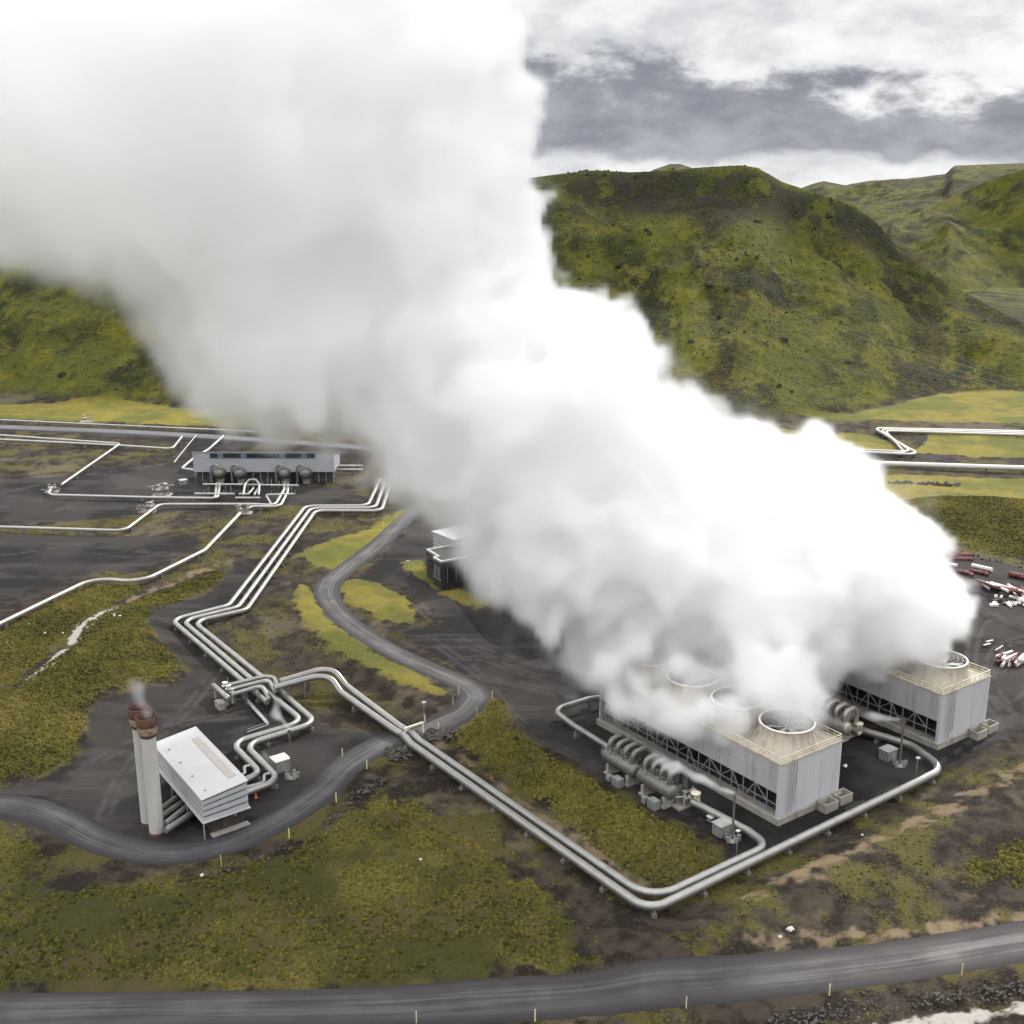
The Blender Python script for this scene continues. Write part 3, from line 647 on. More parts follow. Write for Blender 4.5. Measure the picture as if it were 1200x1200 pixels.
# ---------------------------------------------------------------- pipelines
def pipeline(label, pts, r, z=1.35, fillet=3.0, group=None, sup=9.0, matr=None, bands=True, n=14, name='steam_pipe'):
    """pts: photo positions (px, py[, z of the axis]); one thing: shell, joint bands, supports"""
    P = [W(p, p[2] if len(p) > 2 else z) for p in pts]
    c = P[0]; root = empty(name, (c.x, c.y, 0), 0, label, 'pipe', group)
    Q = [p - Vector((c.x, c.y, 0)) for p in P]
    b = MB().tube(Q, r, n, fillet)
    F = fil(Q, fillet); L = [0.0]
    for i in range(1, len(F)): L.append(L[-1] + (F[i] - F[i - 1]).length)
    def at(s):
        for i in range(1, len(F)):
            if L[i] >= s:
                k = (s - L[i - 1]) / max(L[i] - L[i - 1], 1e-6); return F[i - 1].lerp(F[i], k), (F[i] - F[i - 1]).normalized()
        return F[-1], (F[-1] - F[-2]).normalized()
    if bands:
        s = 2.0
        while s < L[-1] - 1:
            p, d = at(s)
            b.tube([p - d * 0.05, p + d * 0.05], r + 0.018, n, 0, True); s += 4.1
    b.build('shell', matr or M_pipe, root)
    if sup:
        s = sup * 0.4; k = 0
        while s < L[-1] - 1 and k < 60:
            p, d = at(s)
            if d.z ** 2 < 0.05:
                a = math.atan2(d.y, d.x); gz = ground_z(p.x + c.x, p.y + c.y) - 0.4
                h = p.z - r * 0.8 - gz; m = MB()
                if h > 1.9 and p.z > 2.6:
                    for sx in (-1, 1): m.bar((p.x - math.sin(a) * sx * r * 0.9, p.y + math.cos(a) * sx * r * 0.9, gz), (p.x - math.sin(a) * sx * r * 0.6, p.y + math.cos(a) * sx * r * 0.6, p.z - r * 0.5), 0.25)
                else:
                    m.box((p.x, p.y, gz + (h - 0.35) / 2), (0.7, r * 2.6, h - 0.35), a); m.box((p.x, p.y, gz + h - 0.17), (0.35, r * 1.9, 0.4), a)
                m.build('support', M_sup, root); k += 1
            s += sup
    return root
gA = 'pair of pipes round the cooling towers'; gB = 'three parallel pipes running up the valley'; gC = 'pipes linking the valve station'; gD = 'thin pipes on the far well field'; gE = 'zigzag pipes under the green hill'
pipeline('outer silver pipe of the front pair, bending round the right tower yard to its condensers', [(472, 861, .9), (481.7, 871.7), (760, 1068), (800, 1049), (1106, 901), (1068, 873), (1014, 857), (1000, 851)], 0.66, group=gA, fillet=4.5)
pipeline('inner silver pipe of the front pair, bending short of the nearer cooling tower', [(482, 859, .9), (491.7, 867.8), (763, 1055), (900, 991), (876, 973), (824, 946), (812, 940)], 0.62, group=gA, fillet=4.5)
pipeline('nearer grey pipe of the raised pair arching down to the road crossing', [(321, 806, 3.2), (369, 793, 3.6), (388, 794, 3.4), (399, 811, 1.4), (462, 855.5, 1.2), (470, 860, .9)], 0.62, group=gC, fillet=3.2, sup=15)
pipeline('farther grey pipe of the raised pair arching down to the road crossing', [(328, 798.7, 3.2), (375, 785, 3.6), (392, 786, 3.4), (405, 803, 1.4), (471, 853, 1.2), (480, 857, .9)], 0.62, group=gC, fillet=3.2, sup=15)
pipeline('long silver pipe on the left of three, ending in a capped stub by the valves', [(445, 563), (431, 593), (358, 593.5), (268, 710), (201, 727), (283, 797), (313, 823)], 0.56, group=gB, fillet=3.2)
pipeline('middle silver pipe of three, zigzagging down to the small white roofed station', [(451, 566), (440, 595.5), (364, 596), (279, 712), (214, 728), (292, 794), (327, 822), (356, 846), (271, 871), (305, 906), (283, 916)], 0.56, group=gB, fillet=3.2)
pipeline('right silver pipe of three, outermost in the zigzag beside the white roofed station', [(457, 569), (447, 599), (370, 598.5), (289, 715), (227, 729), (303, 790.5), (331, 812), (371, 847), (287, 873), (328, 914), (285, 930)], 0.56, group=gB, fillet=3.2)
pipeline('small looping branch pipe nearest the left edge of the station pipes', [(294, 897), (286, 898.5), (287, 906), (281, 911)], 0.30, sup=0, bands=False, group=gC, fillet=1.2)
pipeline('small looping branch pipe under the lamp mast beside the grey cabinet', [(317, 906), (309, 908.5), (310, 917), (284, 924)], 0.30, sup=0, bands=False, group=gC, fillet=1.2)
pipeline('top short pipe bending from the valve station over the triple pipes', [(264, 804, 2.8), (311, 792.5, 2.8), (321, 794, 2.6), (325, 803, 2.9)], 0.42, group=gC, sup=7, bands=False, fillet=2.0)
pipeline('middle short pipe bending from the valve station over the triple pipes', [(267, 808.7, 2.8), (308, 798.5, 2.8), (316, 799, 2.5), (322, 810, 2.8)], 0.42, group=gC, sup=7, bands=False, fillet=2.0)
pipeline('bottom short pipe bending from the valve station down to a flange', [(272, 814, 2.8), (302, 805, 2.8), (308, 806, 2.5), (316, 820, 1.4)], 0.42, group=gC, sup=7, bands=False, fillet=2.0)
pipeline('pipe from the nearer tower looping round its left corner to the grey tanks', [(708, 817, 1.9), (690, 819, 1.9), (648, 832, 1.9), (672, 850, 1.9), (716, 877, 1.9), (735, 888, 1.9)], 0.52, fillet=2.8, sup=8)
# far well field
fp = dict(group=gD, n=10, bands=False, sup=16, matr=M_pipef)
pipeline('nearer of two thin pipes crossing the far left edge beside the road', [(-60, 514), (0, 515), (140, 522), (202, 526), (213, 512)], 0.42, z=1.2, fillet=2, **fp)
pipeline('thin pipe slanting down from the road to the far left wellhead', [(-60, 508), (0, 510), (141, 520), (72, 568)], 0.42, z=1.2, fillet=2, **fp)
pipeline('thin pipe running right from the far left wellhead to the far station', [(61, 571), (57, 578), (62, 580), (180, 583), (255, 584), (258, 566)], 0.42, z=1.2, fillet=2, **fp)
pipeline('short thin pipe rising beside the far station manifold', [(252, 583.5), (254, 566)], 0.36, z=1.2, fillet=2, **fp)
pipeline('thin pipe stepping up through the middle wellhead towards the far station', [(-60, 616), (0, 617.5), (146, 622), (187, 591), (300, 591), (322, 592.5), (333, 574), (334, 566)], 0.45, z=1.2, fillet=3, **fp)
pipeline('thin pipe bending left to the small valve cluster below the far station', [(289, 598), (293, 593.5), (328, 594), (337, 577), (338, 567)], 0.45, z=1.2, fillet=3, **fp)
pipeline('long thin pipe wandering down the dark plain to the left edge', [(281, 602), (240, 645), (165, 682.5), (110, 677.5), (0, 731), (-60, 760)], 0.52, z=1.2, fillet=6, **fp)
pipeline('straight pale pipe lying along the far edge of the road', [(-100, 489), (0, 492), (150, 499), (262, 504), (300, 506)], 0.35, z=1.0, fillet=2, **fp)
pipeline('bent pipe passing behind the left end of the far station', [(262, 511), (244, 527), (228, 536), (213, 549), (228, 551)], 0.45, z=1.2, fillet=2, **fp)
pipeline('thin curving pipe on the left kerb of the station turning', [(230, 510), (215, 528), (204, 542)], 0.22, z=0.6, fillet=2, **fp)
for k, (lab, dy) in enumerate((('upper', 0), ('lower', 4.5))):
    pipeline('%s of two pipes leaving the right end of the far station' % lab, [(391, 546 + dy), (425, 546 + dy)], 0.4, z=1.6, fillet=2, **fp)
# right: zigzag pair under the hill and the single wide one
zp = dict(group=gE, n=10, bands=False, sup=16, matr=M_pipef)
pipeline('nearest strand of the zigzag pipes under the green hill', [(890, 524), (1077, 533), (1024, 502), (1230, 506.5)], 0.55, z=1.2, fillet=3, **zp)
pipeline('middle strand of the zigzag pipes under the green hill', [(890, 521.5), (1068, 530), (1031, 503.5), (1230, 508.5)], 0.50, z=1.2, fillet=3, **zp)
pipeline('inner strand of the zigzag pipes under the green hill', [(890, 526.5), (1061, 531.5), (1037, 505), (1230, 510.5)], 0.45, z=1.2, fillet=3, **zp)
pipeline('single wide white pipe running level across the field beyond the towers', [(890, 538), (1000, 542), (1200, 548.5), (1300, 552)], 0.85, z=1.4, fillet=3, group=None, n=12, bands=False, sup=14, matr=M_wht)

# ---------------------------------------------------------------- cooling towers (local x across the end wall, local y along the tower)
TH = math.atan2(0.585, 0.811)
def to_px_check(): pass
def cooling_tower(F, label):
    L, Wd, z0, z1, H = 43.5, 14.0, 1.15, 5.15, 10.3
    t = empty('cooling_tower', (F[0], F[1], 0), TH, label, 'cooling tower', 'cooling towers')
    MB().box((Wd / 2, L / 2, 0.5), (Wd + 1.0, L + 1.0, 1.3)).build('plinth', M_conc, t, bevel=0.05)
    # long sides: upper cladding with ribs
    for sx, nm in ((0.0, -1), (Wd, 1)):
        m = MB(); m.box((sx, L / 2, (z1 + H) / 2), (0.22, L, H - z1))
        y = 0.45
        while y < L: m.box((sx + nm * 0.115, y, (z1 + H) / 2), (0.02, 0.06, H - z1 - 0.1)); y += 0.9
        m.box((sx + nm * 0.14, L / 2, (z1 + H) / 2), (0.05, L - .1, 0.06))
        m.build('side_cladding', M_clad, t)
    for ey, nm in ((0.0, -1), (L, 1)):
        m = MB(); m.box((Wd / 2, ey, (z0 + H) / 2), (Wd + 0.3, 0.24, H - z0))
        x = 0.4
        while x < Wd: m.box((x, ey + nm * 0.125, (z0 + H) / 2), (0.04, 0.02, H - z0 - 0.1)); x += 0.8
        m.build('end_panel', M_end, t)
    m = MB(); m.box((0.0, -0.16, (z0 + H) / 2), (0.42, 0.12, H - z0 + .05)); m.box((-0.18, 0.1, (z0 + H) / 2), (0.1, 0.6, H - z0)); m.build('corner_trim', M_end, t)
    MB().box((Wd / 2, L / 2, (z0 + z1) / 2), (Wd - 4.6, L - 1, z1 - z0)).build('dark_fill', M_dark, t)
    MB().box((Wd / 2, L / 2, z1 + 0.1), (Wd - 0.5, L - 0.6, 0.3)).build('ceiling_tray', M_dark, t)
    for sx in (0.05, Wd - 0.05):
        m = MB(); n = 17; dy = L / n; w = 0.15
        for k in range(n + 1): m.bar((sx, k * dy, z0), (sx, k * dy, z1), w)
        m.bar((sx - .02, 0, (z0 + z1) / 2), (sx - .02, L, (z0 + z1) / 2), w * .9); m.bar((sx, 0, z0 + .1), (sx, L, z0 + .1), w)
        for k in (2, 3, 6, 7, 10, 11, 14, 15):
            zz = (z0 + 0.1, z1) if k % 2 else (z1, z0 + 0.1)
            m.bar((sx - .05, k * dy, zz[0]), (sx - .05, (k + 1) * dy, zz[1]), w * .9)
        for k in (1, 5, 9, 13): m.bar((sx - .05, k * dy, z0 + 2), (sx - .05, (k + 1) * dy, z1), w * .9); m.bar((sx - .05, (k + 3) * dy, z1), (sx - .05, (k + 4) * dy, z0 + 2), w * .9)
        m.build('brace_frame', M_steel, t)
        d = 1 if sx < 1 else -1
        m = MB()
        for k in range(n):
            if k % 4 == 3: continue
            for j in range(9): m.box((sx + d * 1.5, (k + .5) * dy, z0 + .35 + j * .44), (.28, dy - .1, .05))
        m.box((sx + d * 1.5, L / 2, z0 + .12), (.3, L - .3, .1)); m.box((sx + d * 1.62, L / 2, z0 + 1.9), (.04, L - .3, 3.9)) if False else None
        for k in range(n): m.bar((sx + d * 1.5, (k + .5) * dy, z0 + .05), (sx + d * 1.5, (k + .5) * dy, z1 - .2), .1)
        m.build('louvre', mat('louvre_grey', (0.045, 0.047, 0.052), .7), t)
    MB().box((Wd / 2, L / 2, H + 0.03), (Wd + 0.5, L + 0.5, 0.2)).build('deck', M_deck, t)
    m = MB(); q = [(0, 0), (Wd, 0), (Wd, L), (0, L)]
    for i in range(4):
        a, b = q[i], q[(i + 1) % 4]; ln = math.hypot(b[0] - a[0], b[1] - a[1]); n = int(ln / 1.45)
        for k in range(n):
            x = a[0] + (b[0] - a[0]) * k / n; y = a[1] + (b[1] - a[1]) * k / n; m.bar((x, y, H + .1), (x, y, H + 1.25), 0.09)
        for zz, ww in ((H + 1.25, .1), (H + .75, .07)): m.bar((*a, zz), (*b, zz), ww)
        m.bar((*a, H + .25), (*b, H + .25), 0.05, 0.22)
    m.build('railing', M_cream, t)
    m = MB(); x0, y0 = 2.1, -0.55
    for sx in (-.27, .27): m.bar((x0 + sx, y0, 1.6), (x0 + sx, y0, H + 1.2), .05)
    z = 1.8
    while z < H + 1: m.bar((x0 - .27, y0, z), (x0 + .27, y0, z), .035); z += .36
    z = 3.4
    while z < H + 1:
        pr = [(x0 + math.cos(a) * .42, y0 - .25 + math.sin(a) * .42, z) for a in [math.pi * k / 6 + math.pi for k in range(7)]]
        for a, b in zip(pr, pr[1:]): m.bar(a, b, .035)
        z += 1.0
    for k in range(1, 6):
        a = math.pi * k / 6 + math.pi; m.bar((x0 + math.cos(a) * .42, y0 - .25 + math.sin(a) * .42, 3.4), (x0 + math.cos(a) * .42, y0 - .25 + math.sin(a) * .42, H + .9), .03)
    m.build('ladder', mat('ladder_grey', (.26, .24, .22), .6, .3), t)
    for k, yy in enumerate((-0.2, 3.2)):
        m = MB(); bx = Wd - 4.0 + 4.6 * k; by = -1.4 if k == 0 else -1.1
        if k: bx = Wd - .1
        for dx, dy, sx, sy in ((0, -.95, 3.0, .22), (0, .95, 3.0, .22), (-1.4, 0, .22, 1.9), (1.4, 0, .22, 1.9)): m.box((bx + dx, by + dy, .75), (sx, sy, 1.5))
        m.box((bx, by, .25), (2.8, 1.8, .1)); m.build('basin', M_conc, t)
    for k in range(4):
        cy_ = 5.45 + 10.85 * k; prof = []
        for i in range(11):
            f = i / 10; prof.append((4.28 + 1.15 * (1 - f) ** 2.4 + .12 * f ** 3, H + .1 + 3.3 * f))
        m = MB(); m.lathe(prof, (0, 0, 0), 40, (False, False)); m.lathe([(r - .12, z) for r, z in prof][::-1], (0, 0, 0), 40, (False, False))
        for j in range(20):
            a = 2 * math.pi * j / 20
            for p0, p1 in zip(prof, prof[1:]):
                m.bar((math.cos(a) * (p0[0] + .03), math.sin(a) * (p0[0] + .03), p0[1]), (math.cos(a) * (p1[0] + .03), math.sin(a) * (p1[0] + .03), p1[1]), .09)
        st = m.build('fan_stack', M_grp, t, loc=(Wd / 2, cy_, 0))
        r0 = prof[-1][0]
        MB().lathe([(r0 + .14, H + 3.28), (r0 + .16, H + 3.44), (r0 - .1, H + 3.52), (r0 - .22, H + 3.40), (r0 - .16, H + 3.2)], (0, 0, 0), 40, (False, False)).build('rim', M_rim, st)
        m = MB()
        for j in range(18):
            a = 2 * math.pi * j / 18; c_, s_ = math.cos(a), math.sin(a)
            for (ra, za), (rb, zb_) in (((r0, 3.45), (2.6, 3.72)), ((2.6, 3.72), (.3, 3.85))): m.bar((c_ * ra, s_ * ra, H + za), (c_ * rb, s_ * rb, H + zb_), .035)
        for rr_, zz in ((.35, 3.85), (1.2, 3.8), (2.0, 3.76), (2.8, 3.7), (3.6, 3.58)):
            q_ = [(math.cos(6.2832 * i / 24) * rr_, math.sin(6.2832 * i / 24) * rr_, H + zz) for i in range(25)]
            for i in range(24): m.bar(q_[i], q_[i + 1], .035)
        m.build('guard_mesh', M_steel, st)
        m = MB(); m.lathe([(.55, H + 2.0), (.55, H + 2.7), (.3, H + 2.85)], (0, 0, 0), 16)
        for j in range(6):
            a = 2 * math.pi * j / 6 + .4 * k + .3; R = Matrix.Rotation(a, 3, 'Z'); T2 = Matrix.Rotation(R_(14), 3, 'X')
            P = []
            for (x, hw) in ((.5, .22), (1.3, .42), (4.0, .34)):
                for y, zo in ((-hw, .03), (hw, .03), (hw, -.03), (-hw, -.03)): P.append(R @ (T2 @ Vector((x, y, zo))) + Vector((0, 0, H + 2.35)))
            m.add(P, [(i + a_, i + (a_ + 1) % 4, i + 4 + (a_ + 1) % 4, i + 4 + a_) for i in (0, 4) for a_ in range(4)] + [(0, 1, 2, 3), (8, 11, 10, 9)])
        m.bar((-4.2, 0, H + 1.7), (4.2, 0, H + 1.7), .25)
        m.build('fan', M_fan, st)
        MB().lathe([(4.1, H + .22), (4.1, H + .26)], (0, 0, 0), 32).build('shaft_floor', M_dark, st)
    return t
F1 = (41.8, 169.2); DT = (33.7, 25.6)
tower = cooling_tower(F1, 'nearer cooling tower, grey box with braced open sides and round fans on its roof')
t2 = copy_tree(tower); t2.location = (F1[0] + DT[0], F1[1] + DT[1], 0)
t2['label'] = 'farther cooling tower, standing beyond the open yard with its near fan clear of steam'

# ---------------------------------------------------------------- condenser vessels with pipe hoops
def condenser(loc, label, mt, nh=4, dy=0):
    t = empty('condenser', (loc[0], loc[1], 0), TH, label, 'industrial tank', 'condenser tanks beside the cooling towers')
    Lc, r, zc = 7.6, 1.25, 2.9          # local y along the vessel
    pr = [(0.05, -Lc / 2 - .45), (.75, -Lc / 2 - .33), (1.12, -Lc / 2 - .1), (r, -Lc / 2 + .2), (r, Lc / 2 - .2), (1.12, Lc / 2 + .1), (.75, Lc / 2 + .33), (0.05, Lc / 2 + .45)]
    MB().lathe(pr, (0, 0, zc), 22, axis='Y').build('vessel', mt, t)
    m = MB()
    for yy in (-2.4, -.2, 2.2): m.lathe([(r + .04, yy - .07), (r + .06, yy), (r + .04, yy + .07)], (0, 0, zc), 22, (False, False), axis='Y')
    m.build('strap', mt, t)
    for yy in (-2.6, 2.4): MB().box((0, yy, .9), (2.2, .7, 1.9)).box((0, yy, .15), (2.8, 1.1, .5)).build('saddle', M_conc, t, bevel=.04)
    MB().box((-2.3, -1.8, .8), (1.3, 1.8, 1.6)).box((-2.3, .3, .55), (1.0, .9, 1.1)).build('pump_box', M_box, t, bevel=.06)
    for k in range(nh):
        y = -2.9 + k * 1.95
        MB().tube([(-.1, y, zc + r - .2), (-.1, y, zc + 3.0), (2.4, y + .1, zc + 3.1), (3.5, y + .1, zc + 2.2), (3.5, y + .1, 1.4)], .45, 12, 1.2).build('pipe_hoop', mt, t)
    MB().lathe([(.78, -Lc / 2), (.78, Lc / 2)], (3.5, 0, 1.3), 18, axis='Y').build('side_header', mt, t)
    m = MB()
    for k in range(6): m.bar((rng.uniform(-1.2, 1.4), -Lc / 2 + 1 + k * 1.2, zc + r - .1), (rng.uniform(-1.2, 1.4), -Lc / 2 + 1 + k * 1.2, zc + r + .7), .22, n=8)
    for sx in (-1.0, 1.0): m.bar((sx, -Lc / 2, zc + r + .5), (sx, Lc / 2, zc + r + .5), .07)
    m.build('nozzle', M_steel, t)
    return t
def mid(a, b, z): a = G(*a, z); b = G(*b, z); return ((a[0] + b[0]) / 2, (a[1] + b[1]) / 2)
c1 = mid((711, 884), (746, 903), 2.9); c2 = mid((753, 908), (788, 928), 2.9)
cond = condenser(c1, 'grey tank with pipe hoops, the one farther from the small steam mast', M_tank)
cc = copy_tree(cond); cc.location = (c2[0], c2[1], 0); cc['label'] = 'grey tank with pipe hoops, half veiled by the blown steam of the near mast'
c3 = mid((955, 846), (990, 862), 2.9)
cond2 = condenser((c3[0] + 1, c3[1] + 3), 'sunlit tank with pale hoops between the two cooling towers', M_tankl)
cc = copy_tree(cond2); cc.location = (c3[0] - 5.1 + 1, c3[1] + 3 + 7.3, 0); cc['label'] = 'tank with hoops almost lost in steam behind the nearer tower'

def valve_cluster(px, py, label, s=1.0, n=9, rz=0.0, seed=1, ring=False, cat='valve station'):
    g = G(px, py); rr = random.Random(seed); t = empty('valve_station', (g[0], g[1], 0), rz, label, cat)
    m = MB()
    for k in range(n):
        x, y = rr.uniform(-1.8, 1.8) * s, rr.uniform(-1.2, 1.2) * s; h = rr.uniform(.7, 2.6) * s
        m.bar((x, y, 0), (x, y, h), rr.uniform(.12, .3) * s, n=8)
        if k % 2: m.bar((x, y, h * .8), (x + rr.uniform(-1.5, 1.5) * s, y + rr.uniform(-1, 1) * s, h * .8), .2 * s, n=8)
    m.build('pipework', M_steel, t)
    for k in range(max(2, n // 3)):
        x, y = rr.uniform(-1.5, 1.5) * s, rr.uniform(-1, 1) * s
        MB().lathe([(.32 * s, 1.0 * s), (.5 * s, 1.15 * s), (.5 * s, 1.6 * s), (.2 * s, 1.8 * s), (.12 * s, 2.3 * s), (.4 * s, 2.32 * s), (.4 * s, 2.38 * s)], (x, y, 0), 14).build('valve', M_pipe if k % 2 else M_tankl, t)
    MB().box((0, 0, .2), (3.6 * s, 2.6 * s, .4)).build('base_slab', M_conc, t)
    return t
# bell-shaped strainers on the pipe ends
def lantern(px, py, label):
    g = G(px, py, 2.0); t = empty('pipe_lantern', (g[0], g[1], 0), 0, label, 'valve', 'cream lantern valves on the tower pipes')
    MB().lathe([(.75, .9), (.8, 1.2), (.8, 1.35)], (0, 0, 0), 18).build('collar', M_cream, t)
    m = MB()
    for k in range(6): a = k * math.pi / 3; m.bar((math.cos(a) * .68, math.sin(a) * .68, 1.3), (math.cos(a) * .68, math.sin(a) * .68, 2.7), .1)
    m.build('post', M_cream, t)
    MB().lathe([(.28, 2.7), (.85, 2.68), (.85, 2.82), (.28, 2.84)], (0, 0, 0), 18, (False, False)).lathe([(.3, 1), (.3, 3.0)], (0, 0, 0), 10).build('ring_top', M_cream, t)
    return t
lantern(815, 934, 'cream ring valve where the inner pipe meets the grey tanks')
lantern(1006, 852, 'cream ring valve where the outer pipe meets the sunlit tank')
valve_cluster(800, 942, 'rusty tangle of small pipework in front of the near cream ring valve', 1.15, 14, .6, 3)
valve_cluster(990, 862, 'brown pipework clump just behind the corner of the nearer tower', 1.0, 11, .6, 4)
valve_cluster(61, 577, 'lone wellhead clump at the far left bend of the thin pipes', 1.1, 10, 0, 5)
valve_cluster(190, 581, 'dark valve clump astride the upper thin pipe left of the far station', 1.6, 16, 0, 6)
valve_cluster(173, 600, 'wellhead clump astride the thin pipe that steps upward', 1.3, 12, 0, 7)
valve_cluster(287, 602, 'small valve clump at the top of the wandering pipe', 1.2, 10, 0, 8)
valve_cluster(447, 571, 'valve clump at the top of the triple pipes by the steam edge', 1.2, 9, 0, 9)
valve_cluster(101, 495, 'small clump on the pale pipe beside the far road', 1.3, 7, 0, 10)
# the valve station at the head of the cross pipes
g = G(262, 822); t = empty('valve_station', (g[0], g[1], 0), -.95, 'valve station with a lying drum and bright round flanges beside the triple pipes', 'valve station')
MB().lathe([(.4, -3.9), (.52, -3.8), (.52, 3.8), (.4, 3.9)], (0, -.4, 2.1), 16, axis='X').build('drum', M_pipe, t)
for sx in (-2.2, 2.2): MB().box((sx, -.4, .8), (.5, .9, 1.7)).build('saddle', M_conc, t)
for k in range(3):
    MB().lathe([(.3, 0), (.3, 2.2), (.62, 2.25), (.62, 2.4), (.35, 2.45), (.35, 2.9), (.55, 2.95), (.55, 3.05)], (-1.8 + 1.7 * k, 1.2, 0), 16).build('flange', M_rim, t)
m = MB(); rr = random.Random(12)
for k in range(16): x, y = rr.uniform(-3, 2.6), rr.uniform(.2, 3); h = rr.uniform(1, 3.6); m.bar((x, y, 0), (x, y, h), .14, n=6); m.bar((x, y, h * .7), (x + rr.uniform(-1, 1), y + rr.uniform(-.8, .8), h * .7), .12, n=6)
m.build('pipework', M_steel, t); MB().box((2.4, -1.6, .7), (2.3, 1.4, 1.4)).build('pump_box', M_conc, t, bevel=.06)
# walkway strips
for lab, a, b, w_ in (('narrow metal walkway leading from the valve station to the fence line', (285, 818), (314, 850), .55), ('thin handrail strip closing the walkway towards the zigzag pipes', (315, 851), (290, 860), .2)):
    A_, B_ = G(*a), G(*b); tag(MB().bar((A_[0], A_[1], .35), (B_[0], B_[1], .35), w_, .12).bar((A_[0], A_[1], .9), (B_[0], B_[1], .9), .08).build('walkway', M_steel), lab, 'walkway')

# ---------------------------------------------------------------- rust-topped chimneys and the white roofed station
def chimney(px, py, label):
    g = G(px, py); t = empty('chimney', (g[0], g[1], 0), 0, label, 'chimney', 'pair of rust topped chimneys')
    r = 1.12
    MB().lathe([(r + .1, -.3), (r + .1, .3), (r + .04, .35)], (0, 0, 0), 32).build('rusty_foot', M_rust, t)
    m = MB(); m.lathe([(r, .3), (r, 15.6)], (0, 0, 0), 36, (True, False))
    for z in (3.3, 6.4, 9.5, 12.6): m.lathe([(r + .015, z - .04), (r + .025, z), (r + .015, z + .04)], (0, 0, 0), 36, (False, False))
    m.build('shaft', M_stack, t)
    MB().lathe([(r + .02, 14.9), (r + .34, 15.1), (r + .40, 16.3)], (0, 0, 0), 36, (False, False)).build('stained_collar', mat('stained_collar', (.40, .31, .22), .8, 0, .25, .6, (.14, .06, .035), .9, (.42, .62)), t)
    MB().lathe([(r + .46, 16.1), (r + .54, 17.4), (r + .40, 17.5), (r + .30, 17.1), (r + .05, 14.5)], (0, 0, 0), 36, (False, False)).lathe([(r + .05, 15.2), (r + .05, 15.22)], (0, 0, 0), 36).build('rusty_rim', M_rust, t)
    t.scale = (1, 1, 1.14)
    return t
chimney(184, 976, 'nearer white chimney with a thick rusty rim, standing in front of its twin')
chimney(174.3, 964, 'farther white chimney with a dark rusty rim, half hidden behind its twin')

ul = Vector((-.566, .824, 0)); wl = Vector((.79, .61, 0)); C0 = Vector((-47.1, 164.6, 0))
st = empty('pump_station', C0, 0, 'small station with white sloping roof and striped cladding beside the chimneys', 'building')
Ls, Ws = 22.2, 7.3; ztC, ztB, zb = 6.9, 7.7, 3.15
def loc(u, w, z): return tuple(ul * u + wl * w + Vector((0, 0, z)))
def slab(m, u0, u1, w0, w1, zl0, zl1, zr0, zr1):
    """a slab with different heights on its two long sides"""
    m.add([loc(u0, w0, zl0), loc(u0, w1, zr0), loc(u1, w1, zr0), loc(u1, w0, zl0), loc(u0, w0, zl1), loc(u0, w1, zr1), loc(u1, w1, zr1), loc(u1, w0, zl1)],
          [(0, 3, 2, 1), (4, 5, 6, 7), (0, 1, 5, 4), (1, 2, 6, 5), (2, 3, 7, 6), (3, 0, 4, 7)])
m = MB(); slab(m, -.25, Ls + .25, -.25, Ws + .25, ztC, ztC + .14, ztB, ztB + .14); rf = m.build('roof', M_roof, st)
m = MB(); slab(m, 2.5, Ls - 3.5, Ws - 2.0, Ws - .7, ztC + (ztB - ztC) * .74 + .12, ztC + (ztB - ztC) * .74 + .2, ztC + (ztB - ztC) * .9 + .12, ztC + (ztB - ztC) * .9 + .2); m.build('skylight', M_sky, rf)
m = MB()
for k in range(8):
    m.box(loc(2 + (k % 4) * 5.4, 1.2 + (k // 4) * 3.3, ztC + .3), (.3, .3, .3))
m.build('roof_vent', M_steel, rf)
nb = 4; m = MB(); md_ = MB()
slab(md_, .12, Ls - .12, .12, Ws - .12, zb + .1, ztC - .02, zb + .1, ztB - .02); md_.build('inner_wall', mat('blue_grey_wall', (.10, .115, .14), .6), st)
for k in range(nb):
    zl = zb + (ztC - zb) * k / nb; zl2 = zl + (ztC - zb) / nb * .66; zr = zb + (ztB - zb) * k / nb; zr2 = zr + (ztB - zb) / nb * .66
    slab(m, -.08, .1, -.08, Ws + .08, zl, zl2, zr, zr2); slab(m, .12, Ls, -.08, .1, zl, zl2, zl, zl2); slab(m, .12, Ls, Ws - .1, Ws + .08, zr, zr2, zr, zr2)
m.build('cladding_band', mat('silver_band', (.48, .48, .49), .5, .3, .08, .3), st)
m = MB(); slab(m, -.35, Ls + .3, -.35, Ws + .35, zb - .16, zb - .02, zb - .16, zb - .02); m.build('sill_ledge', M_roof, st)
m = MB(); slab(m, 1.2, 7.0, 1.6, Ws - .2, 0, zb - .2, 0, zb - .2)
for k in range(8): slab(m, 1.14, 1.2, 1.7 + k * .72, 1.74 + k * .72, .1, zb - .25, .1, zb - .25)
lw = m.build('lower_wall', M_brown, st)
m = MB(); slab(m, 1.08, 1.17, 3.4, 4.4, .1, 2.3, .1, 2.3); m.build('door', mat('brown_door', (.06, .048, .04), .6), st)
m = MB(); slab(m, 1.04, 1.12, 5.3, 5.8, 1.7, 2.1, 1.7, 2.1); m.build('blue_sign', mat('blue_sign', (.08, .16, .50), .5), st)
m = MB(); slab(m, 11, 21.5, 2.2, Ws - .2, 0, zb - .2, 0, zb - .2); m.build('dark_wall', M_brown, st)
for u in (0.0, 7.2, 14.4, 21.6):
    m = MB(); m.bar(loc(u, -.1, -.2), loc(u, -.1, zb - .15), .2); m.build('column', M_steel, st)
m = MB(); slab(m, -.1, 1.2, 1.2, Ws + .2, -.1, .12, -.1, .12); m.build('step', M_conc, st)
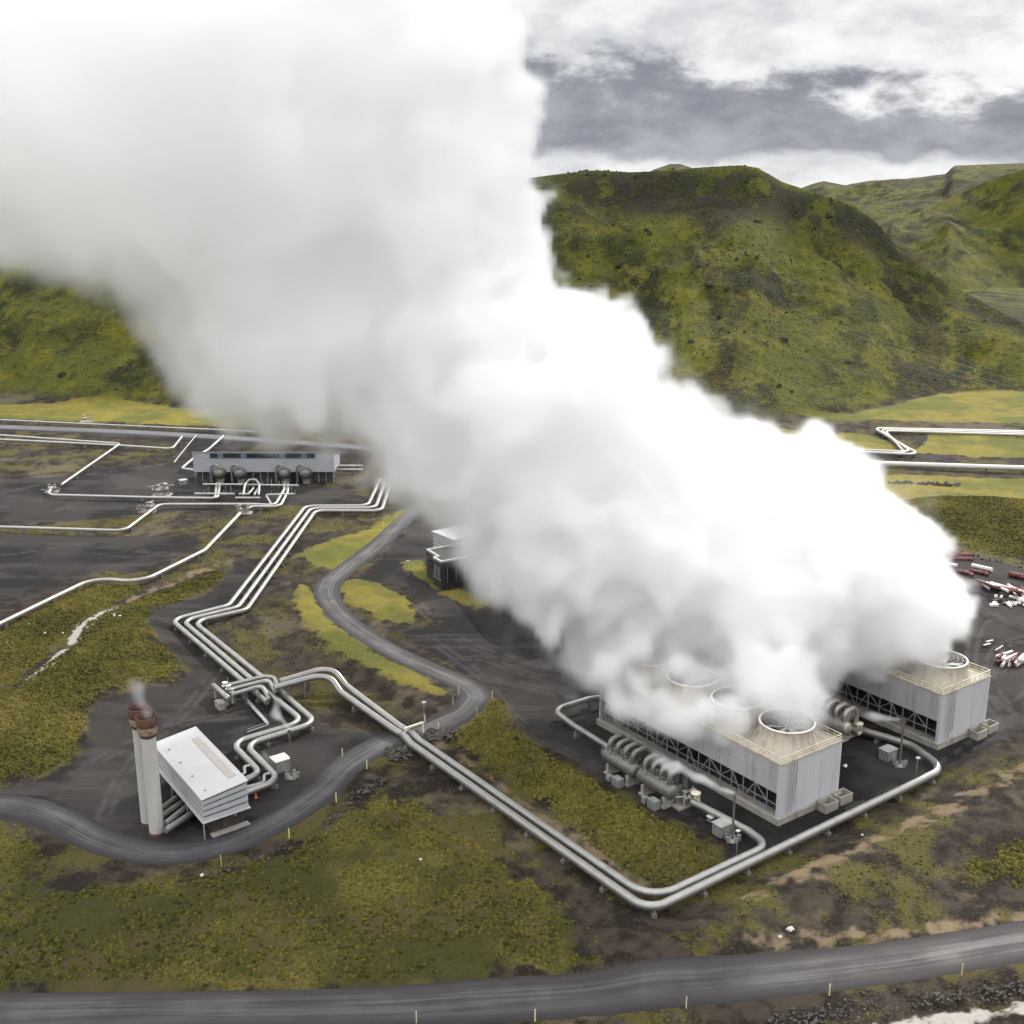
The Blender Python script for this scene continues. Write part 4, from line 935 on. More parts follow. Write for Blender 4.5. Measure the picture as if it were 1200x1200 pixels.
for k, (pa, pb) in enumerate((((201, 960), (216, 948)), ((202, 968), (222, 955)), ((198, 951), (213, 941)), ((196, 943), (210, 933)))):
    a, b = W(pa, 1.5), W(pb, 1.5)
    tag(MB().tube([a + (a - b).normalized() * 1.5, b, b + (b - a).normalized() * 2.5], .5, 12).build('duct', M_pipe if k < 2 else M_tank),
        ('bright short duct joining the near chimney to the station', 'lowest short duct between the near chimney and the station', 'dark short duct third up between chimney and station', 'dark topmost duct behind the near chimney')[k], 'duct', 'ducts between the chimneys and the station')

# ---------------------------------------------------------------- far station with its separator tanks
fs = empty('separator_station', (-103.2, 380.5, 0), 0, 'long grey clad station at the far well field, tanks standing before it', 'building')
m = MB(); Lf = 45.6
for k in range(9):
    z = 3.7 + k * .72; m.box((Lf / 2, .25, z + .33), (Lf, .5, .66)); m.box((Lf / 2, .28, z + .69), (Lf - .2, .4, .08))
m.add([(0.02, .5, 3.7), (0.02, .5, 10.15), (0.02, 13, 6.9), (0.02, 13, 3.7), (Lf - .02, .5, 3.7), (Lf - .02, .5, 10.15), (Lf - .02, 13, 6.9), (Lf - .02, 13, 3.7)], [(0, 1, 2, 3), (4, 7, 6, 5), (0, 3, 7, 4), (3, 2, 6, 7)])
m.build('cladding', mat('banded_cladding', (.40, .41, .44), .55, .25, .05, .2), fs)
m = MB(); m.add([(-.3, -.35, 10.3), (Lf + .3, -.35, 10.3), (Lf + .3, 13.2, 7.0), (-.3, 13.2, 7.0), (-.3, -.35, 10.5), (Lf + .3, -.35, 10.5), (Lf + .3, 13.2, 7.15), (-.3, 13.2, 7.15)], [(0, 3, 2, 1), (4, 5, 6, 7), (0, 1, 5, 4), (1, 2, 6, 5), (2, 3, 7, 6), (3, 0, 4, 7)])
m.build('roof', M_roof, fs)
MB().box((22.6, -.13, 9.1), (34, .1, 1.5)).build('window_band', M_glass, fs)
for x in (9, 16.5, 29, 36): MB().box((x, -.2, 9.1), (1.8, .06, 1.5)).build('window', mat('window_blue', (.12, .16, .2), .3), fs)
MB().box((Lf / 2, 7, 1.85), (Lf - 1.5, 11, 3.7)).build('lower_wall', mat('lower_grey', (.06, .06, .062), .8), fs)
m = MB()
for k in range(20): m.bar((.3 + k * 2.36, .2, 0), (.3 + k * 2.36, .2, 3.7), .16)
m.build('column', M_steel, fs)
def separator(px, py, label, s=1.0, riser=True):
    g = G(px, py, 3.4); t = empty('separator_tank', (g[0], g[1], 0), -.32, label, 'industrial tank', 'separator tanks in front of the far station')
    r = 1.75 * s
    MB().lathe([(.05, -4.9), (r * .55, -4.75), (r * .86, -4.4), (r, -3.8), (r, 3.8), (r * .8, 4.4), (.05, 4.8)], (0, 4.5, 3.4), 20, axis='Y').build('vessel', M_tank, t)
    for yy in (1.8, 7): MB().box((0, yy, .9), (2.2, .6, 1.9)).build('leg', M_conc, t)
    if riser: MB().tube([(-2.4, .4, .6), (-2.4, .4, 5.4), (-1.2, .4, 6.6), (0.1, .4, 6.4), (0.1, .4, 4.9)], .33, 10, .9).build('riser_pipe', M_pipe, t)
    return t
for k, (px, s, rs, lab) in enumerate(((254.5, 1, True, 'first dark tank from the left with a bright arched riser, at the far station'), (278.5, 1, True, 'second dark tank from the left with an arched riser, at the far station'),
        (297, .95, False, 'dark tank without a riser, left of the middle gap'), (319, .75, False, 'smallest dark tank, right of the middle gap'),
        (331, 1, True, 'second dark tank from the right with an arched riser, at the far station'), (355.5, 1, True, 'rightmost dark tank at the far station, with an arched riser'))):
    separator(px, 556 if rs else 553, lab, s, rs)
mf = empty('pipe_manifold', (*G(300, 575), 0), 0, 'tangle of header pipes lying before the far separator tanks', 'pipework')
o_ = Vector((*G(300, 575), 0))
def mw(px, py, z): return W((px, py), z) - o_
for a in (((238, 567.5), (285, 567.8)), ((287, 568), (350, 569)), ((228, 578.5), (275, 579)), ((280, 579), (292, 579)), ((312, 580), (345, 579)), ((276, 583.5), (305, 583.5))):
    MB().tube([mw(*a[0], 1.5), mw(*a[1], 1.5)], .36, 10).build('header', M_pipef, mf)
MB().tube([mw(285, 580, 1.5), mw(287, 568, 2.5), mw(292, 562, 2.8), mw(300, 562, 2.8), mw(304, 568, 2.5), mw(303, 580, 1.5)], .36, 10, 1).build('loop_pipe', M_pipef, mf)
MB().tube([mw(291, 579, 1.5), mw(297, 572, 1.5)], .3, 10).build('short_pipe', M_pipef, mf); MB().tube([mw(298, 580, 1.5), mw(302, 573, 1.5)], .3, 10).build('short_pipe', M_pipef, mf)
MB().tube([mw(312, 581, 1.5), mw(318, 591, 1.2)], .3, 10).build('short_pipe', M_pipef, mf)
m = MB(); rr = random.Random(3)
for k in range(34):
    p = mw(rr.uniform(238, 350), rr.uniform(566, 582), 0); h = rr.uniform(1, 2.8); m.bar(p, p + Vector((0, 0, h)), .22, n=6)
m.build('valve_stem', M_steel, mf)

# ---------------------------------------------------------------- control house beside the road, and the turbine hall whose shadow falls on the yard
def prism(m, P, z0, z1):
    n = len(P); m.add([(*p, z0) for p in P] + [(*p, z1) for p in P], [(i, (i + 1) % n, n + (i + 1) % n, n + i) for i in range(n)] + [tuple(range(n))[::-1], tuple(range(n, 2 * n))]); return m
def shrink(P, d):
    n = len(P); out = []
    A = sum(P[i][0] * P[(i + 1) % n][1] - P[(i + 1) % n][0] * P[i][1] for i in range(n)); sg = 1 if A > 0 else -1
    for i in range(n):
        a, b, c = Vector(P[i - 1]), Vector(P[i]), Vector(P[(i + 1) % n]); u = (b - a).normalized(); v = (c - b).normalized()
        n1 = Vector((-u.y, u.x)) * sg; n2 = Vector((-v.y, v.x)) * sg; k = n1 + n2; out.append(tuple(b + k * (d / max(1e-3, k.dot(n1)))))
    return out
Q = [(-21.4, 287.6), (-18.3, 282.2), (-19.4, 281.5), (-17.2, 277.8), (-3.5, 286.5), (-8.5, 295.2)]
o0 = Vector((-17.2, 277.8, 0)); hs = empty('control_house', o0, 0, 'dark flat roofed house with white parapet at the edge of the steam', 'building')
Ql = [(a - o0.x, b - o0.y) for a, b in Q]
prism(MB(), Ql, -.3, 6.9).build('wall', M_blk, hs)
m = MB(); Q2 = shrink(Ql, .45); n = len(Ql)
for i in range(n):
    a, b, c, d = Ql[i], Ql[(i + 1) % n], Q2[(i + 1) % n], Q2[i]; prism(m, [a, b, c, d], 6.93, 7.4)
m.build('parapet', M_roof, hs)
prism(MB(), shrink(Ql, .5), 6.9, 7.0).build('roof', mat('roof_felt', (.035, .034, .03), .9), hs)
def wall_box(a, b, f0, f1, z0, z1, t, off=.05):
    a = Vector(a); b = Vector(b); d = b - a; nn = Vector((d.y, -d.x)).normalized()
    p, q_ = a + d * f0, a + d * f1; return prism(MB(), [tuple(p - nn * .03), tuple(q_ - nn * .03), tuple(q_ + nn * off), tuple(p + nn * off)], z0, z1)
wall_box(Ql[0], Ql[1], .3, .85, 3.2, 5.4, 1).build('window', M_glass, hs)
for k in range(2): wall_box(Ql[2], Ql[3], .15 + .42 * k, .42 + .42 * k, 2.9, 5.6, 1).build('window', mat('pale_glass', (.12, .14, .13), .3), hs)
wall_box(Ql[3], Ql[4], .08, .8, 1.8, 5.3, 1).build('window', M_glass, hs)
for k in range(5): wall_box(Ql[3], Ql[4], .1 + .15 * k, .11 + .15 * k, 1.7, 5.4, 1, .12).build('mullion', M_box, hs)
wall_box(Ql[2], Ql[3], 0, 1, 2.4, 2.6, 1, .1).build('ledge', M_steel, hs)
Q = [(-20.2, 297.5), (-14.5, 290.5), (-2, 299), (-8, 307)]; o0 = Vector((-14.5, 290.5, 0))
up = empty('service_block', o0, 0, 'light banded block with pale roof rising behind the dark house', 'building'); Ql = [(a - o0.x, b - o0.y) for a, b in Q]
prism(MB(), Ql, 0, 8.6).build('wall', M_clad, up)
m = MB()
for k in range(4): prism(m, shrink(Ql, -.12), 4.6 + k, 5.1 + k)
m.build('band', mat('silver_band', (.48, .48, .49)), up); prism(MB(), shrink(Ql, -.4), 8.7, 9.0).build('roof', M_roof, up)
Q = [(4, 262), (13.5, 250.4), (21.2, 256.2), (34, 274), (14, 302), (-5, 290)]; o0 = Vector((13.5, 250.4, 0))
hall = empty('turbine_hall', o0, 0, 'big grey hall wrapped in the steam, its angular shadow lying on the gravel yard', 'building'); Ql = [(a - o0.x, b - o0.y) for a, b in Q]
prism(MB(), Ql, 0, 11.7).build('wall', M_clad, hall); prism(MB(), shrink(Ql, -.3), 11.7, 12.0).build('roof', M_roof, hall)

# ---------------------------------------------------------------- masts, lamp posts, cabinets, stakes
def steam_mast(px, py, label, h=8.7):
    g = G(px, py); t = empty('vent_mast', (g[0], g[1], 0), 0, label, 'vent mast', 'thin vent masts blowing steam')
    MB().lathe([(.19, 0), (.17, h)], (0, 0, 0), 12, (False, False)).lathe([(.3, h - .35), (.32, h)], (0, 0, 0), 12, (False, False)).build('pole', mat('mast_brown', (.13, .105, .085), .7, .2, .3, 1.0), t)
    MB().lathe([(.9, -.1), (.9, .3), (.4, .35)], (0, 0, 0), 18).build('foot', M_conc, t)
    m = MB()
    for k in range(5): a = k * 1.3; m.box((math.cos(a) * 1.1, math.sin(a) * .9, .5), (.4, .4, 1.0)); m.bar((0, 0, .9), (math.cos(a) * 1.1, math.sin(a) * .9, .9), .12, n=6)
    m.build('valve', M_box, t); return t
steam_mast(858, 985, 'brown vent mast at the near tower, jet of steam blowing off its top')
steam_mast(1054, 897, 'brown vent mast standing in the open yard of the farther tower')
steam_mast(342, 911, 'pale vent mast beside the zigzag pipes and grey cabinet')
def lamp(px, py, label, h=3.9):
    g = G(px, py); t = empty('lamp_post', (g[0], g[1], 0), 0, label, 'lamp post', 'small white headed lamp posts')
    MB().bar((0, 0, -.2), (0, 0, h), .13, n=8).build('pole', M_steel, t)
    MB().lathe([(.1, h - .1), (.34, h), (.36, h + .14), (.1, h + .22)], (0, 0, 0), 12).bar((0, 0, h + .1), (.5, .1, h + .1), .12).build('lamp_head', M_wht, t); return t
for px, py, lab in ((863, 1001, 'white headed lamp post by the inner bend of the front pipes'), (1073, 913, 'lamp post beside the elbow of the outer pipe in the far yard'), (497, 846, 'lamp post on the brown bank above the road crossing'),
                    (478, 675, 'lamp post on the yellow lawn before the dark house')):
    lamp(px, py, lab)
def cabinet(px, py, label, d, top=M_pale, col=M_box):
    g = G(px, py); t = empty('equipment_cabinet', (g[0], g[1], 0), TH, label, 'cabinet')
    MB().box((0, 0, d[2] / 2), d).build('body', col, t, bevel=.04); MB().box((0, 0, d[2] + .06), (d[0] + .25, d[1] + .25, .12)).build('lid', top, t)
    MB().box((0, -d[1] / 2 - .02, d[2] * .5), (d[0] * .4, .06, d[2] * .7)).build('door', M_steel, t); return t
cabinet(329, 902, 'dark cabinet with a pale lid under the thin vent mast', (2.6, 2.4, 2.2))
cabinet(846, 977, 'grey cabinet with flat lid between the near mast and the cream valve', (2.4, 2.0, 1.9), mat('lid_grey', (.30, .29, .27), .7))
cabinet(1040, 889, 'grey cabinet with flat lid beside the mast in the far yard', (2.4, 2.0, 1.9), mat('lid_grey', (.30, .29, .27), .7))
cabinet(834, 962, 'small grey box beside the inner pipe near the cream valve', (1.2, .9, .8))
cabinet(215, 568, 'tiny pale roofed hut left of the far station', (2.2, 1.8, 1.6))
MB_ = MB(); g = G(300, 935); MB_.lathe([(.32, 0), (.32, .08), (.2, .1), (.05, 1.1)], (0, 0, 0), 12); o = MB_.build('traffic_cone', M_orange); o.location = (g[0], g[1], 0); tag(o, 'orange cone below the station pipes', 'cone')
stk = [(401.4, 887), (430, 901), (394, 940), (339, 983), (259.5, 1015.4), (498, 848), (531, 833.5), (537.5, 818), (577, 824), (559, 846), (514, 857), (449, 618), (627, 1197), (488, 1199), (1126.7, 1143), (971.7, 1166.7), (804, 1183)]
slab_ = ['above the bend where the road leaves the pipe crossing', 'just below the road crossing, on the outer kerb', 'halfway down the road between crossing and station', 'on the outer kerb right of the striped station', 'at the lowest point of the bend below the chimneys',
         'on the inner kerb beside a lamp post', 'inside the hairpin, lower of two', 'inside the hairpin, upper of two', 'outside the hairpin at the moss strip', 'outside the hairpin below the moss strip tip', 'on the road edge over the pipe culvert', 'at the far end of the road by the bright lawn',
         'on the near road, middle of the bottom edge', 'on the near road, leftmost at the bottom edge', 'on the near road, rightmost', 'on the near road, second from the right', 'on the near road, third from the right']
for (px, py), s in zip(stk, slab_):
    g = G(px, py); z = ground_z(*g); t = empty('marker_post', (g[0], g[1], z), rng.uniform(0, 3), 'yellow marker stake ' + s, 'marker post', 'yellow stakes along the roads')
    MB().box((0, 0, .75), (.16, .07, 1.9)).build('stake', M_stake, t); MB().box((0, 0, 1.5), (.18, .09, .18)).build('reflector', M_wht, t)

# ---------------------------------------------------------------- pipe dump on the gravel
gp = 'spare pipes dumped on the gravel'
def loosepipe(label, pts, r, m_, zz=None, grp=gp):
    P = [W(p, p[2] if len(p) > 2 else r + .05) for p in pts]; c = P[0]
    o = MB().tube([p - c for p in P], r, 10, 2.0).build('steel_pipe', m_); o.location = c; tag(o, label, 'pipe', grp)
loosepipe('longest red pipe of the dump, lying against the mossy bank', [(1050, 637), (1126, 650), (1140, 650.5)], .55, M_red)
loosepipe('second long red pipe, just in front of the longest', [(1055, 644), (1118, 655), (1140, 655.5)], .55, M_red)
loosepipe('long white pipe with dark ends beside the red ones', [(1083, 656.5), (1122, 663)], .5, M_wht)
for k in range(3): loosepipe('flat lying red pipe in the row of three at the steam edge, %s' % ('back', 'middle', 'front')[k], [(1074, 661 + 2.4 * k), (1113, 666 + 2.4 * k)], .5, M_red)
loosepipe('bent dark red pipe lying in front of the white one', [(1121, 669), (1132, 670.5), (1141, 674.5)], .5, M_red)
loosepipe('short pale pipe apart from the long ones', [(1139, 662.5), (1163, 668)], .6, M_wht)
loosepipe('short red pipe below the short pale one', [(1137, 668), (1159, 673)], .5, M_red)
loosepipe('thick red pipe reaching the right edge of the view', [(1183, 672), (1240, 686)], .7, M_red)
rr = random.Random(8)
for k in range(26):
    px = 1156 + (k % 9) * 5.8 + rr.uniform(-1, 1); py = 686 + (k % 9) * .9 + rr.uniform(-2.5, 1.5); z = .5 + (k // 9) * .85
    a = rr.uniform(-.6, .6) + 2.2; c = W((px, py), z); d = Vector((math.cos(a), math.sin(a), rr.uniform(-.05, .05))) * rr.uniform(1.5, 3.4)
    o = MB().tube([-d, d], rr.uniform(.22, .4), 10).build('pipe_stub', M_red if rr.random() < .6 else M_wht); o.location = c
    tag(o, 'short pipe end in the tall red and white heap at the dump', 'pipe', 'pipe ends in the tall heap')
for k in range(24):
    px = rr.uniform(1160, 1204); py = 699 + rr.uniform(-4, 10); c = W((px, py), .3); a = rr.uniform(0, 3); d = Vector((math.cos(a), math.sin(a), 0)) * rr.uniform(.4, 1.4)
    o = MB().bar(-d, d, rr.uniform(.5, .9), rr.uniform(.3, .6)).build('scrap_piece', M_wht if rr.random() < .7 else M_stone, bevel=.05); o.location = c; tag(o, 'pale scrap lying in front of the tall pipe heap', 'scrap', 'pale scraps by the tall heap')
for k in range(18):
    px = 1172 + (k % 6) * 6 + rr.uniform(-2, 2); py = 776 - (k // 6) * 3.5 + rr.uniform(-3, 3); z = .4 + (k // 6) * .5; a = .85 + rr.uniform(-.35, .35)
    c = W((px, py), z); d = Vector((math.cos(a), math.sin(a), rr.uniform(-.08, .08))) * rr.uniform(1.2, 3.2)
    o = MB().tube([-d, d], rr.uniform(.25, .42), 8).build('pipe_stub', M_wht if k % 3 else M_red); o.location = c; tag(o, 'short pipe in the low near heap on the gravel at the right edge', 'pipe', 'pipes in the low near heap')
for k, (px, py) in enumerate(((1160, 752), (1157, 756), (1171, 762))):
    c = W((px, py), .3); o = MB().bar((-.8, 0, 0), (.8, .3, .25 + .7 * (k == 2)), .35, .2).build('scrap_piece', M_wht); o.location = c; tag(o, ('upper loose white scrap left of the near heap', 'lower loose white scrap left of the near heap', 'white scrap leaning up at the corner of the near heap')[k], 'scrap')

# ---------------------------------------------------------------- stones, culvert
def rock(m, c, s, rr):
    P = []
    for p in ((1, 0, 0), (-1, 0, 0), (0, 1, 0), (0, -1, 0), (0, 0, 1), (0, 0, -1), (.6, .6, .5), (-.6, .5, .55), (.5, -.6, .5), (-.55, -.55, .5)):
        k = rr.uniform(.7, 1.2) * s; P.append(Vector(p) * k)
    bm = bmesh.new(); [bm.verts.new(p) for p in P]; r = bmesh.ops.convex_hull(bm, input=bm.verts); bm.verts.index_update()
    vs_ = [v for v in bm.verts]; ix = {v: i for i, v in enumerate(vs_)}
    m.add([v.co * 1 + Vector(c) for v in vs_], [tuple(ix[v] for v in f.verts) for f in bm.faces]); bm.free()
for k, (px, py, s) in enumerate(((925, 1100, .55), (914, 1108, .3), (493, 1020, .25), (135, 728.5, .5), (141, 731, .5), (35, 734, .4), (174, 779, .3), (74, 747, .35), (53, 745, .3), (990, 900, .5), (237, 1032, .35), (1010, 985, .25))):
    m = MB(); rock(m, (0, 0, 0), s, random.Random(k)); o = m.build('boulder', M_pale); g = G(px, py); o.location = (g[0], g[1], ground_z(*g) + .35)
    tag(o, 'small pale boulder ' + ('on the bank above the near road, larger of two', 'on the bank above the near road, smaller of two', 'alone on the big green slope', 'on the moss, left of a close pair', 'on the moss, right of a close pair', 'on the moss near the left edge', 'by the triple pipes at the dark track',
        'on the moss beside the pale stream bed', 'on the moss left of the pale stream bed', 'alone in the yard between the towers', 'in the ditch below the chimney bend', 'on the dirt below the outer pipe')[k], 'boulder')
m = MB(); rr = random.Random(21)
def scatter(pl, n, wd, s0, s1, zz=.1):
    P = [G(*p) for p in pl]
    for _ in range(n):
        i = rr.randrange(len(P) - 1); f = rr.random(); a, b = P[i], P[i + 1]; d = (b[0] - a[0], b[1] - a[1]); L = math.hypot(*d); o = rr.gauss(0, .45) * wd
        x = a[0] + d[0] * f - d[1] / L * o; y = a[1] + d[1] * f + d[0] / L * o; rock(m, (x, y, ground_z(x, y) + zz), rr.uniform(s0, s1), rr)
scatter([(459, 892), (470, 880), (484, 875)], 110, 2.6, .18, .48); scatter([(497, 868), (520, 858), (528, 862)], 120, 3.0, .18, .48)
scatter([(380, 975), (420, 930), (462, 908)], 150, 1.6, .12, .3); scatter([(240, 1030), (300, 1010), (380, 975)], 90, 1.2, .1, .26)
scatter([(900, 1200), (1050, 1178), (1220, 1155)], 420, 2.2, .10, .28); scatter([(1040, 566), (1125, 569)], 90, 1.5, .3, .8)
scatter([(1080, 650), (1150, 655), (1220, 668)], 60, 2.5, .2, .5)
tag(m.build('rocks', M_stone), 'loose dark stones heaped by the culvert, ditches and road edges', 'rocks', kind='stuff')
g0, g1 = G(475, 866), G(496, 859); cv = empty('culvert', (g0[0], g0[1], 0), 0, 'concrete framed culvert where the front pipes pass under the road', 'culvert'); d = Vector((g1[0] - g0[0], g1[1] - g0[1], 0))
MB().bar((0, 0, 2.1), tuple(d + Vector((0, 0, 2.1))), .35, .3).build('lintel', M_cream, cv); MB().bar((0, 0, 0), (0, 0, 2.1), .3).build('side_post', M_cream, cv); MB().bar(tuple(d), tuple(d + Vector((0, 0, 2.1))), .3).build('side_post', M_cream, cv)

# ---------------------------------------------------------------- power line over the hill
py0 = AT(583, 214, 716); t = empty('pylon', (py0[0], py0[1], py0[2] - 1), 0, 'thin lattice pylon on the hill crest at the edge of the steam', 'pylon'); m = MB()
hgt = 20
for sx in (-1, 1):
    for sy in (-1, 1): m.bar((sx * 2, sy * 2, 0), (sx * .3, sy * .3, hgt), .22)
for k in range(5):
    z = k * 4; a = 2 - 1.7 * z / hgt; b = 2 - 1.7 * (z + 4) / hgt
    for sy in (-1, 1): m.bar((-a, sy * a, z), (b, sy * b, z + 4), .14); m.bar((a, sy * a, z), (-b, sy * b, z + 4), .14)
m.build('lattice', M_steel, t); MB().bar((-5, 0, hgt - 3), (5, 0, hgt - 3), .25).bar((-3.5, 0, hgt - .5), (3.5, 0, hgt - .5), .25).build('crossarm', M_steel, t)
for k, (dx, dz, lab) in enumerate(((-5, -3, 'lowest'), (0, -3, 'middle'), (5, -3, 'top'))):
    a = Vector((py0[0] + dx, py0[1], py0[2] + hgt - 4)); b = Vector(AT(1330, 500 + 12 * k - 20, 470 + 14 * k)); P = []
    for i in range(41): f = i / 40; p = a.lerp(b, f); p.z -= 26 * 4 * f * (1 - f) * .6; P.append(p)
    tag(MB().tube(P, .045, 5).build('power_cable', M_tank), '%s of the thin cables sagging across the green hill' % lab, 'cable', 'cables across the hill')

# ---------------------------------------------------------------- tussocks
def tussocks():
    x, y, z, A = TD; r = np.random.RandomState(4)
    near = (y < 372)
    idx = np.where(near & (A['moss'] > -0.5) & (A['road'] < -1))[0]
    ar = (y[idx] ** 2); p = ar / ar.sum(); n = 46000
    fore = poly_sd(x[idx], y[idx], poly(REG['moss'][3])) > 0; p = p * np.where(fore, .5 * (A['nS'][idx] > .44), 1) * (A['moss'][idx] + (A['nM'][idx] - .5) * 12 > -.2); p /= p.sum()
    pick = r.choice(idx, n, p=p)
    idx2 = np.where(near & (A['gravel'] < -1.5) & (A['grass'] < 0) & (A['moss'] < 0) & (A['road'] < -1.5) & (A['nS'] > .57) & (A['tan'] < 0) & (A['white'] < 0))[0]
    p2 = y[idx2] ** 2; pick = np.concatenate([pick, r.choice(idx2, 9000, p=p2 / p2.sum())])
    n = len(pick); s = r.uniform(.12, .40, n) * np.where(np.arange(n) < 46000, 1, .75); px = x[pick] + r.uniform(-.25, .25, n); pyy = y[pick] + r.uniform(-.25, .25, n); pz = z[pick]
    K = 6; ang = r.uniform(0, 6.28, n)
    ring = []
    for lvl, (rad, hh) in enumerate(((1.0, -.25), (.78, .42))):
        for k in range(K):
            a = ang + 6.283 * k / K + lvl * .5; q = rad * s * r.uniform(.75, 1.25, n); ring.append(np.stack([px + np.cos(a) * q, pyy + np.sin(a) * q, pz + hh * s * r.uniform(.7, 1.3, n)], 1))
    ring.append(np.stack([px + r.uniform(-.2, .2, n) * s, pyy + r.uniform(-.2, .2, n) * s, pz + s * r.uniform(.7, 1.1, n)], 1))
    V = np.stack(ring, 1).reshape(-1, 3); b = np.arange(n)[:, None] * (2 * K + 1); F = []
    tri = []
    for k in range(K):
        k2 = (k + 1) % K; tri += [(k, k2, K + k2), (k, K + k2, K + k), (K + k, K + k2, 2 * K)]
    tri = np.array(tri); F = (b[:, None, :] + tri[None]).reshape(-1, 3)
    me = bpy.data.meshes.new('moss_tussocks'); me.vertices.add(len(V)); me.vertices.foreach_set('co', V.ravel().astype(np.float32)); me.loops.add(F.size); me.loops.foreach_set('vertex_index', F.ravel()); me.polygons.add(len(F))
    me.polygons.foreach_set('loop_start', np.arange(0, F.size, 3)); me.polygons.foreach_set('loop_total', np.full(len(F), 3)); me.update(calc_edges=True)
    tone = np.repeat(r.rand(n) * .6 + .4 * np.clip((A['nL'][pick] - .3) / .4, 0, 1), 2 * K + 1); at = me.attributes.new('tone', 'FLOAT', 'POINT'); at.data.foreach_set('value', tone.astype(np.float32))
    m = bpy.data.materials.new('moss'); m.use_nodes = True; q = NT(m.node_tree); q.n.clear(); o = q.node('ShaderNodeOutputMaterial'); bs = q.node('ShaderNodeBsdfPrincipled'); q.l.new(bs.outputs[0], o.inputs[0])
    a = q.node('ShaderNodeAttribute'); a.attribute_name = 'tone'; c = q.mix(q.sstep(a.outputs['Fac'], .1, .6), (.026, .028, .006), (.084, .073, .016)); c = q.mix(q.sstep(a.outputs['Fac'], .62, .95), c, (.135, .112, .026))
    q.put(bs.inputs['Base Color'], c); bs.inputs['Roughness'].default_value = .95; bs.inputs['Specular IOR Level'].default_value = .08; me.materials.append(m)
    ob = bpy.data.objects.new('moss_tussocks', me); COL.objects.link(ob); tag(ob, 'rough green and yellow moss tussocks covering the banks', 'moss', kind='stuff')
tussocks()
# ---------------------------------------------------------------- rocks lying on the hillsides
def hill_rocks():
    x, y, z, A = TD; r = np.random.RandomState(9)
    idx = np.where((A['hill'] > .04) & (y > 480) & (y < 760) & (A['h2'] > .40))[0]; w = (.2 + np.clip(A['h1'][idx] - .4, 0, 1) * 3 + (A['slope'][idx] > .75) * 1.5) * y[idx] ** 2; pick = r.choice(idx, 4200, p=w / w.sum())
    V = []; F = []; base = np.array([(1, 0, -.2), (.3, .95, -.2), (-.8, .6, -.2), (-.9, -.5, -.2), (.2, -1, -.2), (.7, .1, .6), (-.1, .6, .7), (-.6, -.3, .65), (.2, -.6, .6), (0, 0, .85)])
    tri = [(0, 1, 5), (1, 6, 5), (1, 2, 6), (2, 7, 6), (2, 3, 7), (3, 8, 7), (3, 4, 8), (4, 0, 8), (0, 5, 8), (5, 6, 9), (6, 7, 9), (7, 8, 9), (8, 5, 9)]
    n = len(pick); s = .28 + r.pareto(3.0, n) * .5; s = np.minimum(s, 2.4); a = r.uniform(0, 6.28, n)
    B = base[None] * r.uniform(.6, 1.3, (n, 10, 3)) * s[:, None, None]
    X = B[..., 0] * np.cos(a)[:, None] - B[..., 1] * np.sin(a)[:, None] + x[pick][:, None] + r.uniform(-.7, .7, n)[:, None]; Y = B[..., 0] * np.sin(a)[:, None] + B[..., 1] * np.cos(a)[:, None] + y[pick][:, None]
    V = np.stack([X, Y, B[..., 2] * .8 + z[pick][:, None]], -1).reshape(-1, 3); F = (np.arange(n)[:, None, None] * 10 + np.array(tri)[None]).reshape(-1, 3)
    me = bpy.data.meshes.new('hill_rocks'); me.from_pydata(V.tolist(), [], F.tolist()); me.materials.append(mat('hill_stone', (0.035, 0.032, 0.026), .95, 0, .5, .2, (.05, .052, .012), .15, spec=.1))
    o = bpy.data.objects.new('hill_rocks', me); COL.objects.link(o); tag(o, 'dark lava boulders and outcrops strewn over the green hill', 'rocks', kind='stuff')
hill_rocks()
# ---------------------------------------------------------------- opaque clouds added out of view, set so their shadows fall on chosen ground
def shade_cloud(T, size, seed, label):
    sx, sy = T[0] + sv.x / sv.z * 520, T[1] + sv.y / sv.z * 520
    bm = bmesh.new(); bmesh.ops.create_icosphere(bm, subdivisions=5, radius=1); V = np.array([v.co[:] for v in bm.verts]); a = seed * 7.3
    k = 1 + .42 * fbm(V[:, 0] * 3 + V[:, 2] * 2 + a, V[:, 1] * 3 - V[:, 2] + a, 1.0, 4, .55, seed) * 1.6 + .25 * fbm(V[:, 0] * 9 + a, V[:, 1] * 9 + V[:, 2] * 6, 1.0, 3, .5, seed + 1)
    for v, kk in zip(bm.verts, k): v.co = Vector((v.co.x * size[0] * kk, v.co.y * size[1] * kk, (v.co.z if v.co.z > 0 else v.co.z * .35) * size[2] * kk))
    me = bpy.data.meshes.new('shade_cloud'); bm.to_mesh(me); bm.free(); me.polygons.foreach_set('use_smooth', [True] * len(me.polygons)); me.materials.append(mat('cloud_white', (.85, .85, .86), 1.0, spec=0))
    o = bpy.data.objects.new('shade_cloud', me); COL.objects.link(o); o.location = (sx, sy, 520 + T[2]); tag(o, label, 'shade_cloud', None, 'stuff')
shade_cloud((-110, 715, 70), (250, 85, 45), 1, 'long low cloud added out of view to shade the crest of the green hill')
shade_cloud((190, 745, 60), (70, 70, 35), 2, 'small low cloud added out of view to shade the shoulder of the hill')
shade_cloud((620, 1180, 60), (150, 110, 40), 3, 'low cloud added out of view to shade the far valley slope')
shade_cloud((-60, 125, 0), (85, 26, 30), 4, 'small low cloud added out of view to shade the grass by the near road')
